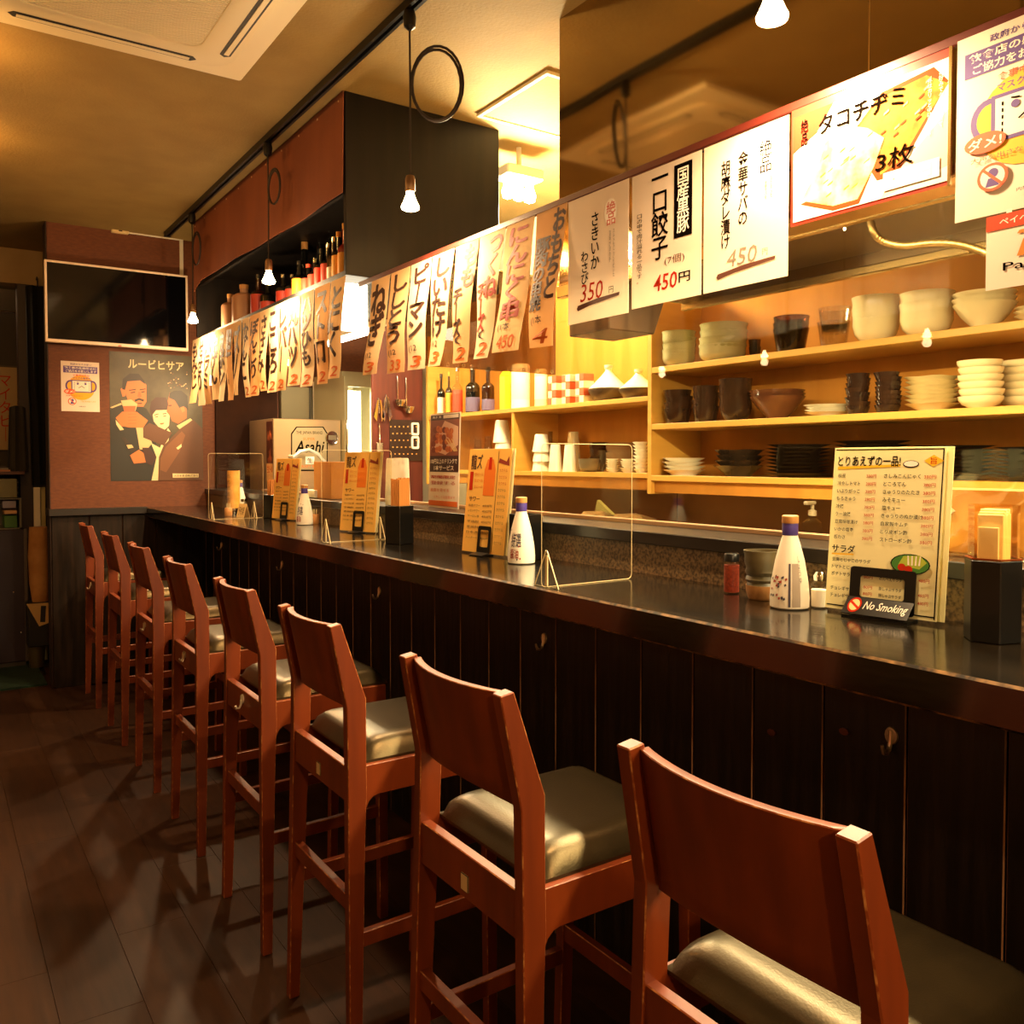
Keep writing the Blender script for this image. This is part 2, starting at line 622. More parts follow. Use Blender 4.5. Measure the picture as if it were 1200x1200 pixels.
# coat hooks on the boarding
def hook_parts(par, mat, s=1.0):
    MB().lathe([(0, 0), (0.013 * s, 0), (0.012 * s, 0.003 * s), (0, 0.0035 * s)], 14, axis='x').xf(lambda q: (-q[0], q[1], q[2] * 1.25)).build('plate', mat, par)
    path = [(-0.003, 0, 0.010), (-0.004, 0, -0.012), (-0.008, 0, -0.024), (-0.016, 0, -0.030), (-0.024, 0, -0.027), (-0.028, 0, -0.018), (-0.029, 0, -0.012)]
    MB().tube([(a * s, b * s, c * s) for a, b, c in path], [0.0042 * s] * 5 + [0.0036 * s, 0.003 * s], 8).build('hook', mat, par)
    MB().tube([(-0.003 * s, 0.006 * s, -0.002 * s), (-0.0048 * s, 0.006 * s, -0.002 * s)], 0.0022 * s, 8).build('screw', mat, par)


SILVER = M('hook_metal', '#d8c8b0', 0.3, 0.9)
h0 = thing('coat_hook', 'silver coat hook screwed to the boarding beside chair nearest the menu board', 'hook', (1.5, 0, 0))
h0['group'] = 'coat hooks under the counter'
hook_parts(h0, SILVER, 1.05)
hp = [(1045, 868), (638, 752), (445, 695), (331, 663), (260, 640)]
for i, (a, b) in enumerate(hp):
    p = onx(a, b, 1.5)
    h = h0 if i == 0 else dup(h0)
    h['label'] = 'silver coat hook on the black boarding ' + ('under the large pale yellow menu', 'under the sauce bottle and black holder', 'under the orange menu by the towel roll', 'under the chopstick box by the beer server', 'closest to the television wall')[i]
    h.location = (1.4995, p.y, p.z + 0.01)

# ---------------------------------------------------------------- bar chairs
def make_chair():
    c = thing('bar_chair', '', 'chair')
    rear = [(0.0, 0.0), (0.006, 0.55), (0.008, 0.70), (0.008, 0.835), (-0.028, 1.02), (-0.002, 1.024), (0.054, 0.852), (0.052, 0.71),
            (0.052, 0.64), (0.049, 0.60), (0.045, 0.52), (0.027, 0.0)]

    def half(z):      # outer half width: legs splay towards the floor
        return 0.1725 + 0.033 * (1.02 - z) / 1.02
    for sy in (-1, 1):
        b = MB().prism(rear, 'y', 0.0, 0.025)
        b.xf(lambda q: (q[0], sy * (half(q[2]) - q[1]), q[2])).build('rear_leg', [WOODRED, WORN], c, bevel=0.0018, wear=1)
        b = MB().prism([(0.356, 0), (0.36, 0.58), (0.355, 0.632), (0.392, 0.632), (0.392, 0.58), (0.383, 0)], 'y', 0.0, 0.025)
        b.xf(lambda q: (q[0], sy * (half(q[2]) + 0.004 - q[1]), q[2])).build('front_leg', [WOODRED, WORN], c, bevel=0.0018, wear=1)
        # side rail with a curved bracket under it
        br = [(0.050, 0.702), (0.392, 0.702), (0.392, 0.632), (0.10, 0.632)] + \
             [(0.082 - 0.032 * sin(t), 0.590 + 0.042 * cos(t)) for t in (0.0, 0.4, 0.8, 1.2, 1.57)]
        MB().prism(br, 'y', sy * 0.1695 - 0.010, sy * 0.1695 + 0.010).build('side_rail', [WOODRED, WORN], c, bevel=0.0016, wear=1)
        MB().prism([(0.035, 0.300), (0.364, 0.306), (0.364, 0.340), (0.035, 0.334)], 'y', sy * 0.1835 - 0.009, sy * 0.1835 + 0.009).build('stretcher', [WOODRED, WORN], c, bevel=0.0016, wear=1)
    MB().box(0.012, 0.032, -0.160, 0.160, 0.622, 0.702).build('rear_rail', [WOODRED, WORN], c, bevel=0.0016, wear=1)
    MB().box(0.370, 0.392, -0.160, 0.160, 0.632, 0.702).build('front_rail', [WOODRED, WORN], c, bevel=0.0016, wear=1)
    MB().box(0.012, 0.032, -0.170, 0.170, 0.375, 0.412).build('stretcher', [WOODRED, WORN], c, bevel=0.0016, wear=1)
    MB().box(0.362, 0.380, -0.174, 0.174, 0.355, 0.392).build('stretcher', [WOODRED, WORN], c, bevel=0.0016, wear=1)
    # curved backrest

    def bk(u, v, d):
        y = -0.1485 + 0.297 * u
        k = 1 - (2 * u - 1) ** 2
        z0 = 0.826 + 0.016 * k
        z = z0 + (1.018 - z0) * v
        lean = 0.030 if z < 0.845 else 0.030 - 0.036 * (z - 0.845) / 0.175
        return (lean - 0.030 * k - d - 0.004, y * (1 + 0.012 * (1 - v)), z)
    MB().slab(bk, 18, 6, 0.016).build('backrest', [WOODRED, WORN], c, bevel=0.0014, wear=1, sharp=50)
    # cushion

    def cu(x, y):
        a = min(1, min(x, 1 - x) / 0.16)
        b = min(1, min(y, 1 - y) / 0.16)
        return (1 - (1 - a) ** 2.2) ** 0.5 * (1 - (1 - b) ** 2.2) ** 0.5
    b = MB()
    X0, X1, W = 0.052, 0.402, 0.166
    N = 22
    b.grid(lambda u, v: (X0 + (X1 - X0) * u, -W + 2 * W * v, 0.708 + 0.042 * cu(u, v)), N, N)
    b.add([(X0, -W, 0.702), (X1, -W, 0.702), (X1, W, 0.702), (X0, W, 0.702)], [(3, 2, 1, 0)])
    rim = [(X0 + (X1 - X0) * t, -W) for t in [i / N for i in range(N + 1)]] + [(X1, -W + 2 * W * i / N) for i in range(1, N + 1)] + \
          [(X1 - (X1 - X0) * i / N, W) for i in range(1, N + 1)] + [(X0, W - 2 * W * i / N) for i in range(1, N)]
    n = len(rim)
    b.add([(p[0], p[1], 0.708) for p in rim] + [(p[0], p[1], 0.702) for p in rim], [(i, (i + 1) % n, n + (i + 1) % n, n + i) for i in range(n)])
    b.build('seat_cushion', LEATHER, c, sharp=60)
    return c


chair0 = make_chair()
CHX = 0.75
YR = [0.658, 1.271, 1.945, 2.56, 3.285, 3.985, 4.70, 5.47]
CL = ['red-brown bar chair opposite the large yellow menu board',
      'red-brown bar chair with a pale plate on its rear rail, opposite the near acrylic divider',
      'red-brown bar chair with a pale plate, next to the white-hook chair',
      'red-brown bar chair with a white hook hanging on its rear rail',
      'red-brown bar chair with a steel double hook on its rear rail, beside the white-hook chair',
      'red-brown bar chair with a steel double hook, third from the television wall',
      'red-brown bar chair with a bare rear rail, second from the television wall',
      'red-brown bar chair with a small white hook, next to the television wall']
PLATE = M('plate_pale', '#e0c08a', 0.4)
chairs = []
for i, yr in enumerate(YR):
    c = chair0 if i == 0 else dup(chair0)
    c.location = (CHX + (0, 0, 0, 0.006, 0.013, 0.014, 0.014, 0.014)[i], yr, 0)
    c['label'], c['category'], c['group'] = CL[i], 'chair', 'bar chairs along the counter'
    WORLD[c.name] = Vector(c.location)
    chairs.append(c)
for i in (1, 2):
    MB().box(0.0095, 0.0125, -0.013, 0.011, 0.636, 0.666).build('number_plate', [PLATE, BLACKM], chairs[i], bevel=0.0012, wear=1)
WHOOK = M('hook_white', '#f2ead6', 0.35)
for i, mt, s in ((3, WHOOK, 1.0), (7, WHOOK, 0.8)):
    e = MB()
    e.lathe([(0, 0), (0.014 * s, 0), (0.013 * s, 0.004), (0, 0.005)], 14, axis='x').xf(lambda q: (0.0118 - q[0], q[1], 0.676 + q[2]))
    e.tube([(0.007, 0, 0.674), (0.006, 0, 0.660), (0.001, 0, 0.650), (-0.007, 0, 0.650), (-0.010, 0, 0.658)], 0.0034, 8)
    e.build('hook', mt, chairs[i])
for i in (4, 5):
    e = MB()
    e.box(0.009, 0.012, -0.016, 0.016, 0.664, 0.684)
    for dy in (-0.009, 0.009):
        e.tube([(0.008, dy, 0.68), (0.006, dy, 0.66), (0.002, dy, 0.650), (-0.004, dy, 0.651), (-0.006, dy, 0.658)], 0.003, 8)
    e.build('hook', SILVER, chairs[i])
# ---------------------------------------------------------------- extractor hood above the kitchen
YS = onx(1018, 50, 1.73).y
hd = thing('extractor_hood', 'wavy stainless extractor hood hanging from the ceiling behind the signs', 'hood', (2.0, 1.0, 1.92))
for a, b in ((-0.9, YS - 0.0015), (YS + 0.0015, 2.28)):
    MB().box(1.73, 1.745, a, b, 1.955, CZ - 0.0005).build('front_panel', HOODST, hd, world=True, bevel=0.001)
MB().box(1.733, 1.743, YS - 0.0015, YS + 0.0015, 1.955, CZ - 0.001).build('seam', M('seam_gold', '#d8b060', 0.3, 0.8), hd, world=True)
MB().box(1.745, 2.31, 2.265, 2.28, 1.955, CZ - 0.0005).build('side_panel', HOODST, hd, world=True)
MB().box(2.295, 2.31, -0.9, 2.265, 1.955, CZ - 0.0005).build('rear_panel', HOODST, hd, world=True)
MB().box(1.745, 2.295, -0.9, 2.265, 1.99, 2.0).build('underside', M('hood_under', '#5a4630', 0.35, 0.7), hd, world=True)
MB().box(1.722, 1.748, -0.9, 2.285, 1.915, 1.955).build('lower_trim', M('trim_gold', '#c9a868', 0.25, 0.9), hd, world=True, bevel=0.003)
MB().box(2.29, 2.315, -0.9, 2.285, 1.93, 1.955).build('rear_trim', M('trim_gold', '#c9a868'), hd, world=True, bevel=0.003)
df = MB().prism([(1.757, 1.9895), (2.03, 1.9895), (1.95, 1.79), (1.757, 1.79)], 'y', 2.06, 2.262)
df.build('duct_box', M('duct_brown', '#4a3726', 0.35, 0.6), hd, world=True, bevel=0.004)
# tube lamp under the hood
def tube_lamp(name, label, c, L, mat_w, axis='y', r=0.014, power=None):
    t = thing(name, label, 'lamp', c)
    if axis == 'y':
        MB().box(-0.03, 0.03, -L / 2, L / 2, 0.0, 0.03).build('housing', WHITEP, t, bevel=0.003)
        MB().tube([(0, -L / 2 + 0.03, -r), (0, L / 2 - 0.03, -r)], r, 10).build('tube', TUBE, t)
        for s in (-1, 1):
            MB().box(-0.012, 0.012, s * (L / 2 - 0.02) - 0.012, s * (L / 2 - 0.02) + 0.012, -0.03, 0.0).build('socket', WHITEP, t)
        area(name + '_light', (c[0], c[1], c[2] - 2 * r - 0.006), (0, 0, 0), 0.04, L - 0.06, power, SOFT)
    return t


tube_lamp('hood_lamp', 'strip lamp fixed under the hood behind its front trim', (1.785, 1.35, 1.9595), 1.1, None, power=KITCHEN_W * 0.42)
tube_lamp('hood_lamp', 'strip lamp fixed under the hood above the menu board', (1.785, 0.1, 1.9595), 1.1, None, power=KITCHEN_W * 0.36)
# flexible conduit below the hood
pp = [onx(a, b, X) for a, b, X in ((1018, 250, 1.9), (1024, 272, 1.9), (1036, 283, 1.92), (1060, 288, 1.94), (1090, 285, 1.96), (1120, 286, 1.98), (1150, 294, 2.0), (1185, 306, 2.0), (1230, 300, 2.0))]
path = []
for i in range(len(pp) - 1):
    for k in range(8):
        t = k / 8
        a, b, c, d = pp[max(i - 1, 0)], pp[i], pp[i + 1], pp[min(i + 2, len(pp) - 1)]
        path.append(0.5 * ((2 * b) + (c - a) * t + (2 * a - 5 * b + 4 * c - d) * t * t + (3 * b - a - 3 * c + d) * t ** 3))
path[0].z = 1.989
rr = [0.010 if i % 2 else 0.0085 for i in range(len(path))]
tag(MB().tube(path, rr, 10).build('flexible_conduit', M('conduit', '#8a6c3c', 0.4, 0.9), world=True), 'ribbed flexible metal conduit curving below the hood', 'conduit')

# ---------------------------------------------------------------- bottle cabinet hung from the ceiling
CX0, CX1, CY0, CY1, CB = 1.37, 2.085, 3.18, 5.44, 2.11
DARKWOOD = M('cabinet_black', '#0f0b08', 0.5, col2='#1a130e', nscale=4, stretch=(5, 5, 0.4), bump=0.12, spec=0.2)
bc = thing('bottle_cabinet', 'black ceiling cabinet with an open bottle shelf', 'cabinet', (1.7, 4.5, CB))
MB().box(CX0, CX1, CY0, CY0 + 0.02, CB, CZ - 0.0005).build('side_panel', DARKWOOD, bc, world=True, bevel=0.002)
MB().box(CX0 + 0.012, CX1 - 0.02, CY0 + 0.02, CY1, CB, CB + 0.025).build('shelf', DARKWOOD, bc, world=True)
MB().box(CX1 - 0.02, CX1, CY0 + 0.02, CY1, CB, CZ - 0.0005).build('back_panel', DARKWOOD, bc, world=True)
MB().box(CX0 + 0.002, CX0 + 0.02, CY0 + 0.02, CY1, 2.43, CZ - 0.0005).build('front_board', DARKWOOD, bc, world=True)
MB().box(CX0 + 0.002, CX1 - 0.02, CY1 - 0.02, CY1, CB + 0.025, CZ - 0.0005).build('side_panel', DARKWOOD, bc, world=True)
MB().box(CX0 + 0.02, CX1 - 0.02, CY0 + 0.02, CY1 - 0.02, 2.50, 2.52).build('top_board', DARKWOOD, bc, world=True)
# cloth valance nailed along the cabinet
CLOTH = M('valance_cloth', '#8a4a26', 0.85, col2='#7b3f1f', nscale=5, stretch=(1, 1, 0.3), bump=0.2, bscale=400)
rnd = random.Random(3)
vl = MB().slab(lambda u, v, d: (CX0 - 0.006 + d - 0.004 * sin(u * 23) * (1 - v) - 0.006 * (1 - v), CY0 - 0.004 + (CY1 - CY0) * u,
                                CZ - 0.004 - (0.385 + 0.012 * sin(u * 5.2 + 0.6) + (0.03 * max(0, (u - 0.9) * 10) ** 2)) * (1 - v)), 40, 5, 0.0035)
vo = vl.build('cloth_valance', CLOTH, world=True)
tag(vo, 'rust brown cloth valance nailed along the front of the bottle cabinet', 'cloth')
NAIL = M('nail', '#d8b080', 0.3, 0.8)
for k in range(11):
    y = CY0 + 0.04 + k * 0.218
    MB().lathe([(0, 0), (0.006, 0.0), (0.004, 0.004), (0, 0.005)], 8, axis='x').xf(lambda q: (CX0 - 0.0075 - q[0], y + q[1], CZ - 0.03 + q[2])).build('nail', NAIL, vo, world=True)

# ---------------------------------------------------------------- bottles
def bottle(name, label, loc, h, r, body, cap, lab=None, neck=0.35, nr=0.33, group=None, labh=(0.12, 0.5), shoulder=0.12, cat='bottle'):
    """body profile with neck; label sleeve as its own part"""
    t = thing(name, label, cat, loc, 0, group)
    hs = h * (1 - neck - shoulder)
    prof = [(0, 0), (r * 0.92, 0), (r, r * 0.1), (r, hs), (r * 0.93, hs + h * shoulder * 0.35), (r * 0.6, hs + h * shoulder * 0.8), (r * nr, hs + h * shoulder), (r * nr, h * 0.93), (0, h * 0.93)]
    MB().lathe(prof, 16).build('glass_body', body, t)
    MB().lathe([(0, h * 0.9), (r * nr * 1.15, h * 0.9), (r * nr * 1.15, h), (0, h)], 12).build('cap', cap, t)
    if lab:
        MB().lathe([(r * 1.012, hs * labh[0]), (r * 1.015, hs * (labh[0] + 0.01)), (r * 1.015, hs * labh[1]), (r * 1.012, hs * (labh[1] + 0.01))], 16).build('label', lab, t)
    return t


AMBER = M('glass_brown', '#2a1206', 0.08, spec=0.7)
DKGLASS = M('glass_black', '#0c0b08', 0.08, spec=0.7)
REDL = M('label_red', '#e0452a', 0.5)
REDD = M('label_darkred', '#a52c1c', 0.5)
GOLDL = M('label_gold', '#eaa233', 0.5)
WHL = M('label_white', '#e8dcc4', 0.5)
FROST = M('frosted_glass', '#a5795a', 0.35)
TANCAP = M('cap_tan', '#c08a4a', 0.5)
REDGL = M('glass_red', '#8a1f12', 0.1, spec=0.7)
BX = 1.47
def cab_bottle(px, topy, r, body, cap, lab, label, X=BX, **kw):
    p = onx(px, topy, X)
    bottle('spirit_bottle', label, (X, p.y, CB + 0.025), p.z - CB - 0.025, r, body, cap, lab, group='bottles on the cabinet shelf', **kw)


cab_bottle(270, 345, 0.052, FROST, TANCAP, None, 'squat frosted brown jar bottle with a tan cap, shorter of two', neck=0.22)
cab_bottle(286, 334, 0.066, FROST, TANCAP, None, 'large frosted brown jar bottle with a tan cap', neck=0.2)
cab_bottle(303, 322, 0.042, AMBER, BLACKP, REDD, 'dark bottle with a dark red label next to the frosted jars', labh=(0.1, 1.0))
cab_bottle(314, 330, 0.040, DKGLASS, CHROME, REDD, 'black bottle with silver cap and low dark red label', labh=(0.1, 0.7))
cab_bottle(332, 322, 0.036, DKGLASS, CHROME, REDD, 'slim black bottle with dark red label and silver cap', labh=(0.1, 0.9))
cab_bottle(343, 322, 0.036, DKGLASS, CHROME, REDD, 'slim black bottle with red label beside the gold one', labh=(0.1, 0.9))
cab_bottle(351, 306, 0.036, DKGLASS, BLACKP, GOLDL, 'dark bottle with a tall gold label', labh=(0.1, 1.0))
cab_bottle(357, 284, 0.046, DKGLASS, TANCAP, None, 'tall black bottle with a cork cap behind the gold one', X=1.62)
cab_bottle(362, 310, 0.036, DKGLASS, REDL, REDL, 'short bottle with bright red label and red cap', labh=(0.1, 1.0))
cab_bottle(370, 304, 0.036, DKGLASS, CHROME, REDL, 'bottle with bright red label and silver cap', labh=(0.1, 1.0))
cab_bottle(377, 292, 0.034, DKGLASS, BLACKP, REDL, 'bottle with bright red label and black cap', labh=(0.1, 1.0))
cab_bottle(385, 286, 0.034, DKGLASS, CHROME, REDL, 'taller bottle with bright red label and silver cap', labh=(0.1, 1.0))
cab_bottle(391, 278, 0.030, AMBER, CHROME, WHL, 'slim brown bottle with pale label', labh=(0.1, 0.7))
cab_bottle(397, 272, 0.030, DKGLASS, GOLDL, GOLDL, 'black bottle with an orange gold label at the cabinet end', labh=(0.2, 1.0))
cab_bottle(404, 262, 0.030, REDGL, GOLDL, GOLDL, 'reddish bottle with an orange label next to the cabinet side', labh=(0.2, 0.9))
for px, ty in ((375, 268), (386, 262), (397, 255)):
    cab_bottle(px, ty, 0.042, DKGLASS, BLACKP, None, 'tall dark unlabelled bottle in the rear row of the cabinet', X=1.70)

# ---------------------------------------------------------------- track and pendant lamps
TX = 1.278
tr = thing('lamp_track', 'black lighting track on the ceiling above the counter', 'lamp track', (TX, 2.4, CZ - 0.03))
MB().prism([(TX - 0.017, CZ - 0.0005), (TX + 0.017, CZ - 0.0005), (TX + 0.017, CZ - 0.028), (TX + 0.006, CZ - 0.028), (TX + 0.006, CZ - 0.012),
            (TX - 0.006, CZ - 0.012), (TX - 0.006, CZ - 0.028), (TX - 0.017, CZ - 0.028)], 'y', -0.9, 5.73).build('rail', BLACKM, tr, world=True)
MB().box(TX - 0.019, TX + 0.019, 5.73, 5.76, CZ - 0.03, CZ - 0.0005).build('end_cap', BLACKM, tr, world=True)
CORD = M('cord_brown', '#2a1d14', 0.6)
SOCK = M('socket_brass', '#7a5a3a', 0.4, 0.4)


def pendant(loc, label, zb, loop=1.0, light=True, w=1.0, loopdir=(0.55, -0.83)):
    x, y = loc
    t = thing('pendant_lamp', label, 'lamp', (x, y, zb), 0, 'bare bulb pendants')
    top = CZ - 0.029 - zb
    MB().lathe([(0, top), (0.017, top), (0.021, top - 0.02), (0.018, top - 0.05), (0.006, top - 0.06), (0, top - 0.06)], 14).build('track_plug', BLACKM, t)
    b = MB()
    b.tube([(0, 0, top - 0.05), (0.002, 0.001, top * 0.6), (0, 0, 0.10)], 0.0034, 8)
    b.build('cord', CORD, t)
    if loop:
        dx, dy = loopdir
        R, zc = 0.088 * loop, top - 0.16 - 0.06 * loop
        for j in range(2):
            R2 = R * (0.92 + 0.06 * j)
            c = (R2 * 0.9, zc + 0.006 * j)
            pts = [(dx * (c[0] + 0.82 * R2 * cos(a)), dy * (c[0] + 0.82 * R2 * cos(a)) + 0.006 * j, c[1] + 1.18 * R2 * sin(a)) for a in [2 * pi * k / 26 for k in range(26)]]
            MB().tube(pts, 0.0045, 7, closed=True).build('cord_loop', CORD, t)
    MB().lathe([(0, 0.105), (0.012, 0.105), (0.016, 0.095), (0.016, 0.058), (0.014, 0.055), (0, 0.055)], 14).build('socket', SOCK, t)
    MB().lathe([(0, 0.058), (0.011, 0.058), (0.013, 0.045), (0.022, 0.022), (0.029, 0.008), (0.027, 0.001), (0.015, -0.004), (0, -0.005)], 18).build('bulb', BULB, t)
    if light:
        spot('pendant_light', (x, y, zb - 0.03), PENDANT_W * w, WARM, 0.028)
        point('pendant_glow', (x, y, zb - 0.035), PENDANT_W * w * 0.22, WARM, 0.03)
    return t


PL = ['bare bulb pendant with a wound cord, hung by the television', 'bare bulb pendant with a narrow cord loop in front of the rust valance',
      'bare bulb pendant with a big round cord loop before the black cabinet side', 'bare bulb pendant above the rail of price signs']
PY = [5.14, 3.82, 2.46, 1.05]
for lb, y, lp, ld in zip(PL, PY, (0.9, 0.75, 1.15, 0.9), ((0.1, -0.99), (0.2, -0.9), (0.83, -0.56), (0.83, -0.56))):
    pendant((TX, y), lb, 2.175, lp, loopdir=ld)
pendant((TX, -0.32), 'bare bulb pendant over the counter past the mask notice', 2.175, 0.9)
t2 = thing('lamp_track', 'black lighting track on the ceiling over the dining area', 'lamp track', (-1.98, 4, CZ - 0.03))
MB().box(-2.0, -1.96, -0.6, 7.0 - 0.3, CZ - 0.028, CZ - 0.0005).build('rail', BLACKM, t2, world=True)
for y in (0.5, 1.85, 3.17, 4.49, 5.62):
    pendant((-1.98, y), 'bare bulb pendant over the dining area track', 2.19, 0.8, w=0.13)
# amber downlights in the dining area ceiling
for x, y in ((0.0, 3.52), (0.02, 4.50)):
    a = thing('ceiling_spot', 'small amber ceiling lamp beside the air conditioner', 'lamp', (x, y, CZ - 0.1), 0, 'amber ceiling lamps')
    MB().lathe([(0, 0.0995), (0.05, 0.0995), (0.05, 0.085), (0.02, 0.08), (0.02, 0.06), (0, 0.06)], 16).build('base', BLACKM, a)
    MB().lathe([(0, 0.06), (0.015, 0.06), (0.03, 0.03), (0.026, 0.005), (0, 0.0)], 16).build('bulb', M('bulb_amber', '#ffb060', 0.3, emit='#ff9a3a', estr=25), a)
    point('amber_light', (x, y, CZ - 0.13), 13.0, (1.0, 0.5, 0.14), 0.03)

# added pendant, unseen behind the camera, to light menus and near chairs
tp_ = thing('pendant_lamp', 'bare bulb pendant over the table opposite the counter', 'lamp', (0.05, -1.15, 2.12), 0, 'bare bulb pendants')
MB().lathe([(0, CZ - 2.1205), (0.04, CZ - 2.1205), (0.04, CZ - 2.14), (0.01, CZ - 2.16), (0, CZ - 2.16)], 16).build('ceiling_rose', BLACKM, tp_)
MB().tube([(0, 0, CZ - 2.15), (0, 0, 0.10)], 0.0034, 8).build('cord', CORD, tp_)
MB().lathe([(0, 0.105), (0.016, 0.105), (0.018, 0.058), (0, 0.055)], 14).build('socket', SOCK, tp_)
MB().lathe([(0, 0.058), (0.012, 0.058), (0.03, 0.03), (0.032, 0.01), (0.02, -0.008), (0, -0.012)], 18).build('bulb', BULB, tp_)
point('table_light', (0.05, -1.15, 2.07), 50, WARM, 0.04)

# added lamp hidden behind the lintel to brighten the entry passage
el = thing('entry_lamp', 'round ceiling lamp in the entry passage behind the lintel', 'lamp', (0.15, 7.0, CZ - 0.08))
MB().lathe([(0, 0.0795), (0.11, 0.0795), (0.11, 0.06), (0, 0.06)], 20).build('base', WHITEP, el)
MB().lathe([(0, 0.0), (0.06, 0.008), (0.10, 0.035), (0.105, 0.06), (0, 0.06)], 20).build('shade', M('entry_glow', '#ffffff', 0.4, emit='#ffd79a', estr=4), el)
point('entry_light', (0.15, 7.0, CZ - 0.16), 9.0, WARM, 0.06)

# ---------------------------------------------------------------- ceiling air conditioner
AX1, AY1, AS = 0.995, 3.274, 0.95
ACW = M('ac_cream', '#efe3bf', 0.5)
ac = thing('air_conditioner', 'cream ceiling cassette air conditioner with ribbed grille', 'air conditioner', (AX1 - AS / 2, AY1 - AS / 2, CZ - 0.035))


def rrect(cx, cy, h, r, n=6):
    pts = []
    for qx, qy, a0 in ((1, 1, 0), (-1, 1, pi / 2), (-1, -1, pi), (1, -1, 3 * pi / 2)):
        for k in range(n + 1):
            a = a0 + pi / 2 * k / n
            pts.append((cx + qx * (h - r) + r * cos(a), cy + qy * (h - r) + r * sin(a)))
    return pts


def ring(mb, outer, inner, z0, z1, mi=0):
    """frame between two outlines with equal point counts"""
    n = len(outer)
    vs = [(p[0], p[1], z) for z in (z0, z1) for ln in (outer, inner) for p in ln]
    fs = []
    for i in range(n):
        j = (i + 1) % n
        fs += [(i, j, n + j, n + i), (2 * n + i, 3 * n + i, 3 * n + j, 2 * n + j), (i, 2 * n + i, 2 * n + j, j), (n + i, n + j, 3 * n + j, 3 * n + i)]
    return mb.add(vs, fs, mi)


h = AS / 2
sq = [(max(-h, min(h, p[0] * 10)), max(-h, min(h, p[1] * 10))) for p in rrect(0, 0, h, 0.02)]
ring(MB(), rrect(0, 0, h, 0.012), rrect(0, 0, h - 0.075, 0.10), 0.012, 0.0345).build('panel', ACW, ac, bevel=0.002)
ring(MB(), rrect(0, 0, h - 0.076, 0.10), rrect(0, 0, h - 0.20, 0.05), 0.0, 0.03).build('inner_frame', ACW, ac, bevel=0.004, seg=2)
MB().box(-h + 0.198, h - 0.198, -h + 0.198, h - 0.198, 0.012, 0.03).build('grille_plate', ACW, ac)
g = MB()
for k in range(46):
    y = -h + 0.21 + k * (2 * h - 0.42) / 45
    g.box(-h + 0.2, h - 0.2, y - 0.003, y + 0.003, 0.004, 0.012)
g.build('grille_rib', M('ac_rib', '#efe4c2', 0.5), ac)['kind'] = 'stuff'
SLOT = M('ac_slot', '#1a1610', 0.6)
for k in range(4):
    b = MB()
    b.prism([(-0.27, -0.018), (0.27, -0.018), (0.285, 0.0), (0.27, 0.018), (-0.27, 0.018), (-0.285, 0.0)], 'z', -0.0015, 0.0)
    b2 = MB().box(-0.262, 0.262, -0.006, 0.010, -0.004, -0.0016)
    R = Matrix.Rotation(k * pi / 2, 3, 'Z')
    for q, nm, mt in ((b, 'air_slot', SLOT), (b2, 'louvre', ACW)):
        q.xf(lambda p: R @ (Vector(p) + Vector((0, h - 0.115, 0)))).build(nm, mt, ac)
# kitchen ceiling hatch
hp_ = thing('ceiling_hatch', 'framed access hatch in the kitchen ceiling', 'hatch', (2.15, 2.84, CZ - 0.01))
ring(MB(), [(-.24, -.245), (.24, -.245), (.24, .245), (-.24, .245)], [(-.222, -.227), (.222, -.227), (.222, .227), (-.222, .227)], -0.004, 0.0098).build('hatch_frame', M('hatch_white', '#e8dcb8', 0.5), hp_, bevel=0.002)
MB().box(-.222, .222, -.227, .227, 0.002, 0.0098).build('hatch_panel', CEIL, hp_)
# ---------------------------------------------------------------- television
tv = thing('television', 'wall-mounted flat television with a thin white frame, switched off', 'television', (1.005, 5.83, 2.09))
tx0, tx1, tz0, tz1, ty = 0.597, 1.412, 2.09, 2.574, 5.80
FRW = M('tv_frame', '#f3dcc4', 0.4)
MB().box(tx0 + 0.012, tx1 - 0.012, ty + 0.004, ty + 0.012, tz0 + 0.018, tz1 - 0.012).build('screen', M('tv_screen', '#070608', 0.07, spec=0.9), tv, world=True)
for nm, a in (('bezel', (tx0, tx1, tz1 - 0.013, tz1)), ('bezel', (tx0, tx1, tz0, tz0 + 0.02)), ('bezel', (tx0, tx0 + 0.013, tz0 + 0.02, tz1 - 0.013)), ('bezel', (tx1 - 0.013, tx1, tz0 + 0.02, tz1 - 0.013))):
    MB().box(a[0], a[1], ty, ty + 0.03, a[2], a[3]).build(nm, FRW, tv, world=True, bevel=0.002)
MB().box(tx0 + 0.004, tx1 - 0.004, ty + 0.012, ty + 0.045, tz0 + 0.004, tz1 - 0.004).build('housing', BLACKP, tv, world=True)
MB().box(0.9, 1.1, ty + 0.045, YW - 0.0005, 2.25, 2.42).build('wall_bracket', BLACKM, tv, world=True)
MB().box(0.995, 1.012, ty - 0.003, ty + 0.001, tz0 + 0.002, tz0 + 0.008).build('indicator', M('led_red', '#c02010', 0.4), tv, world=True)
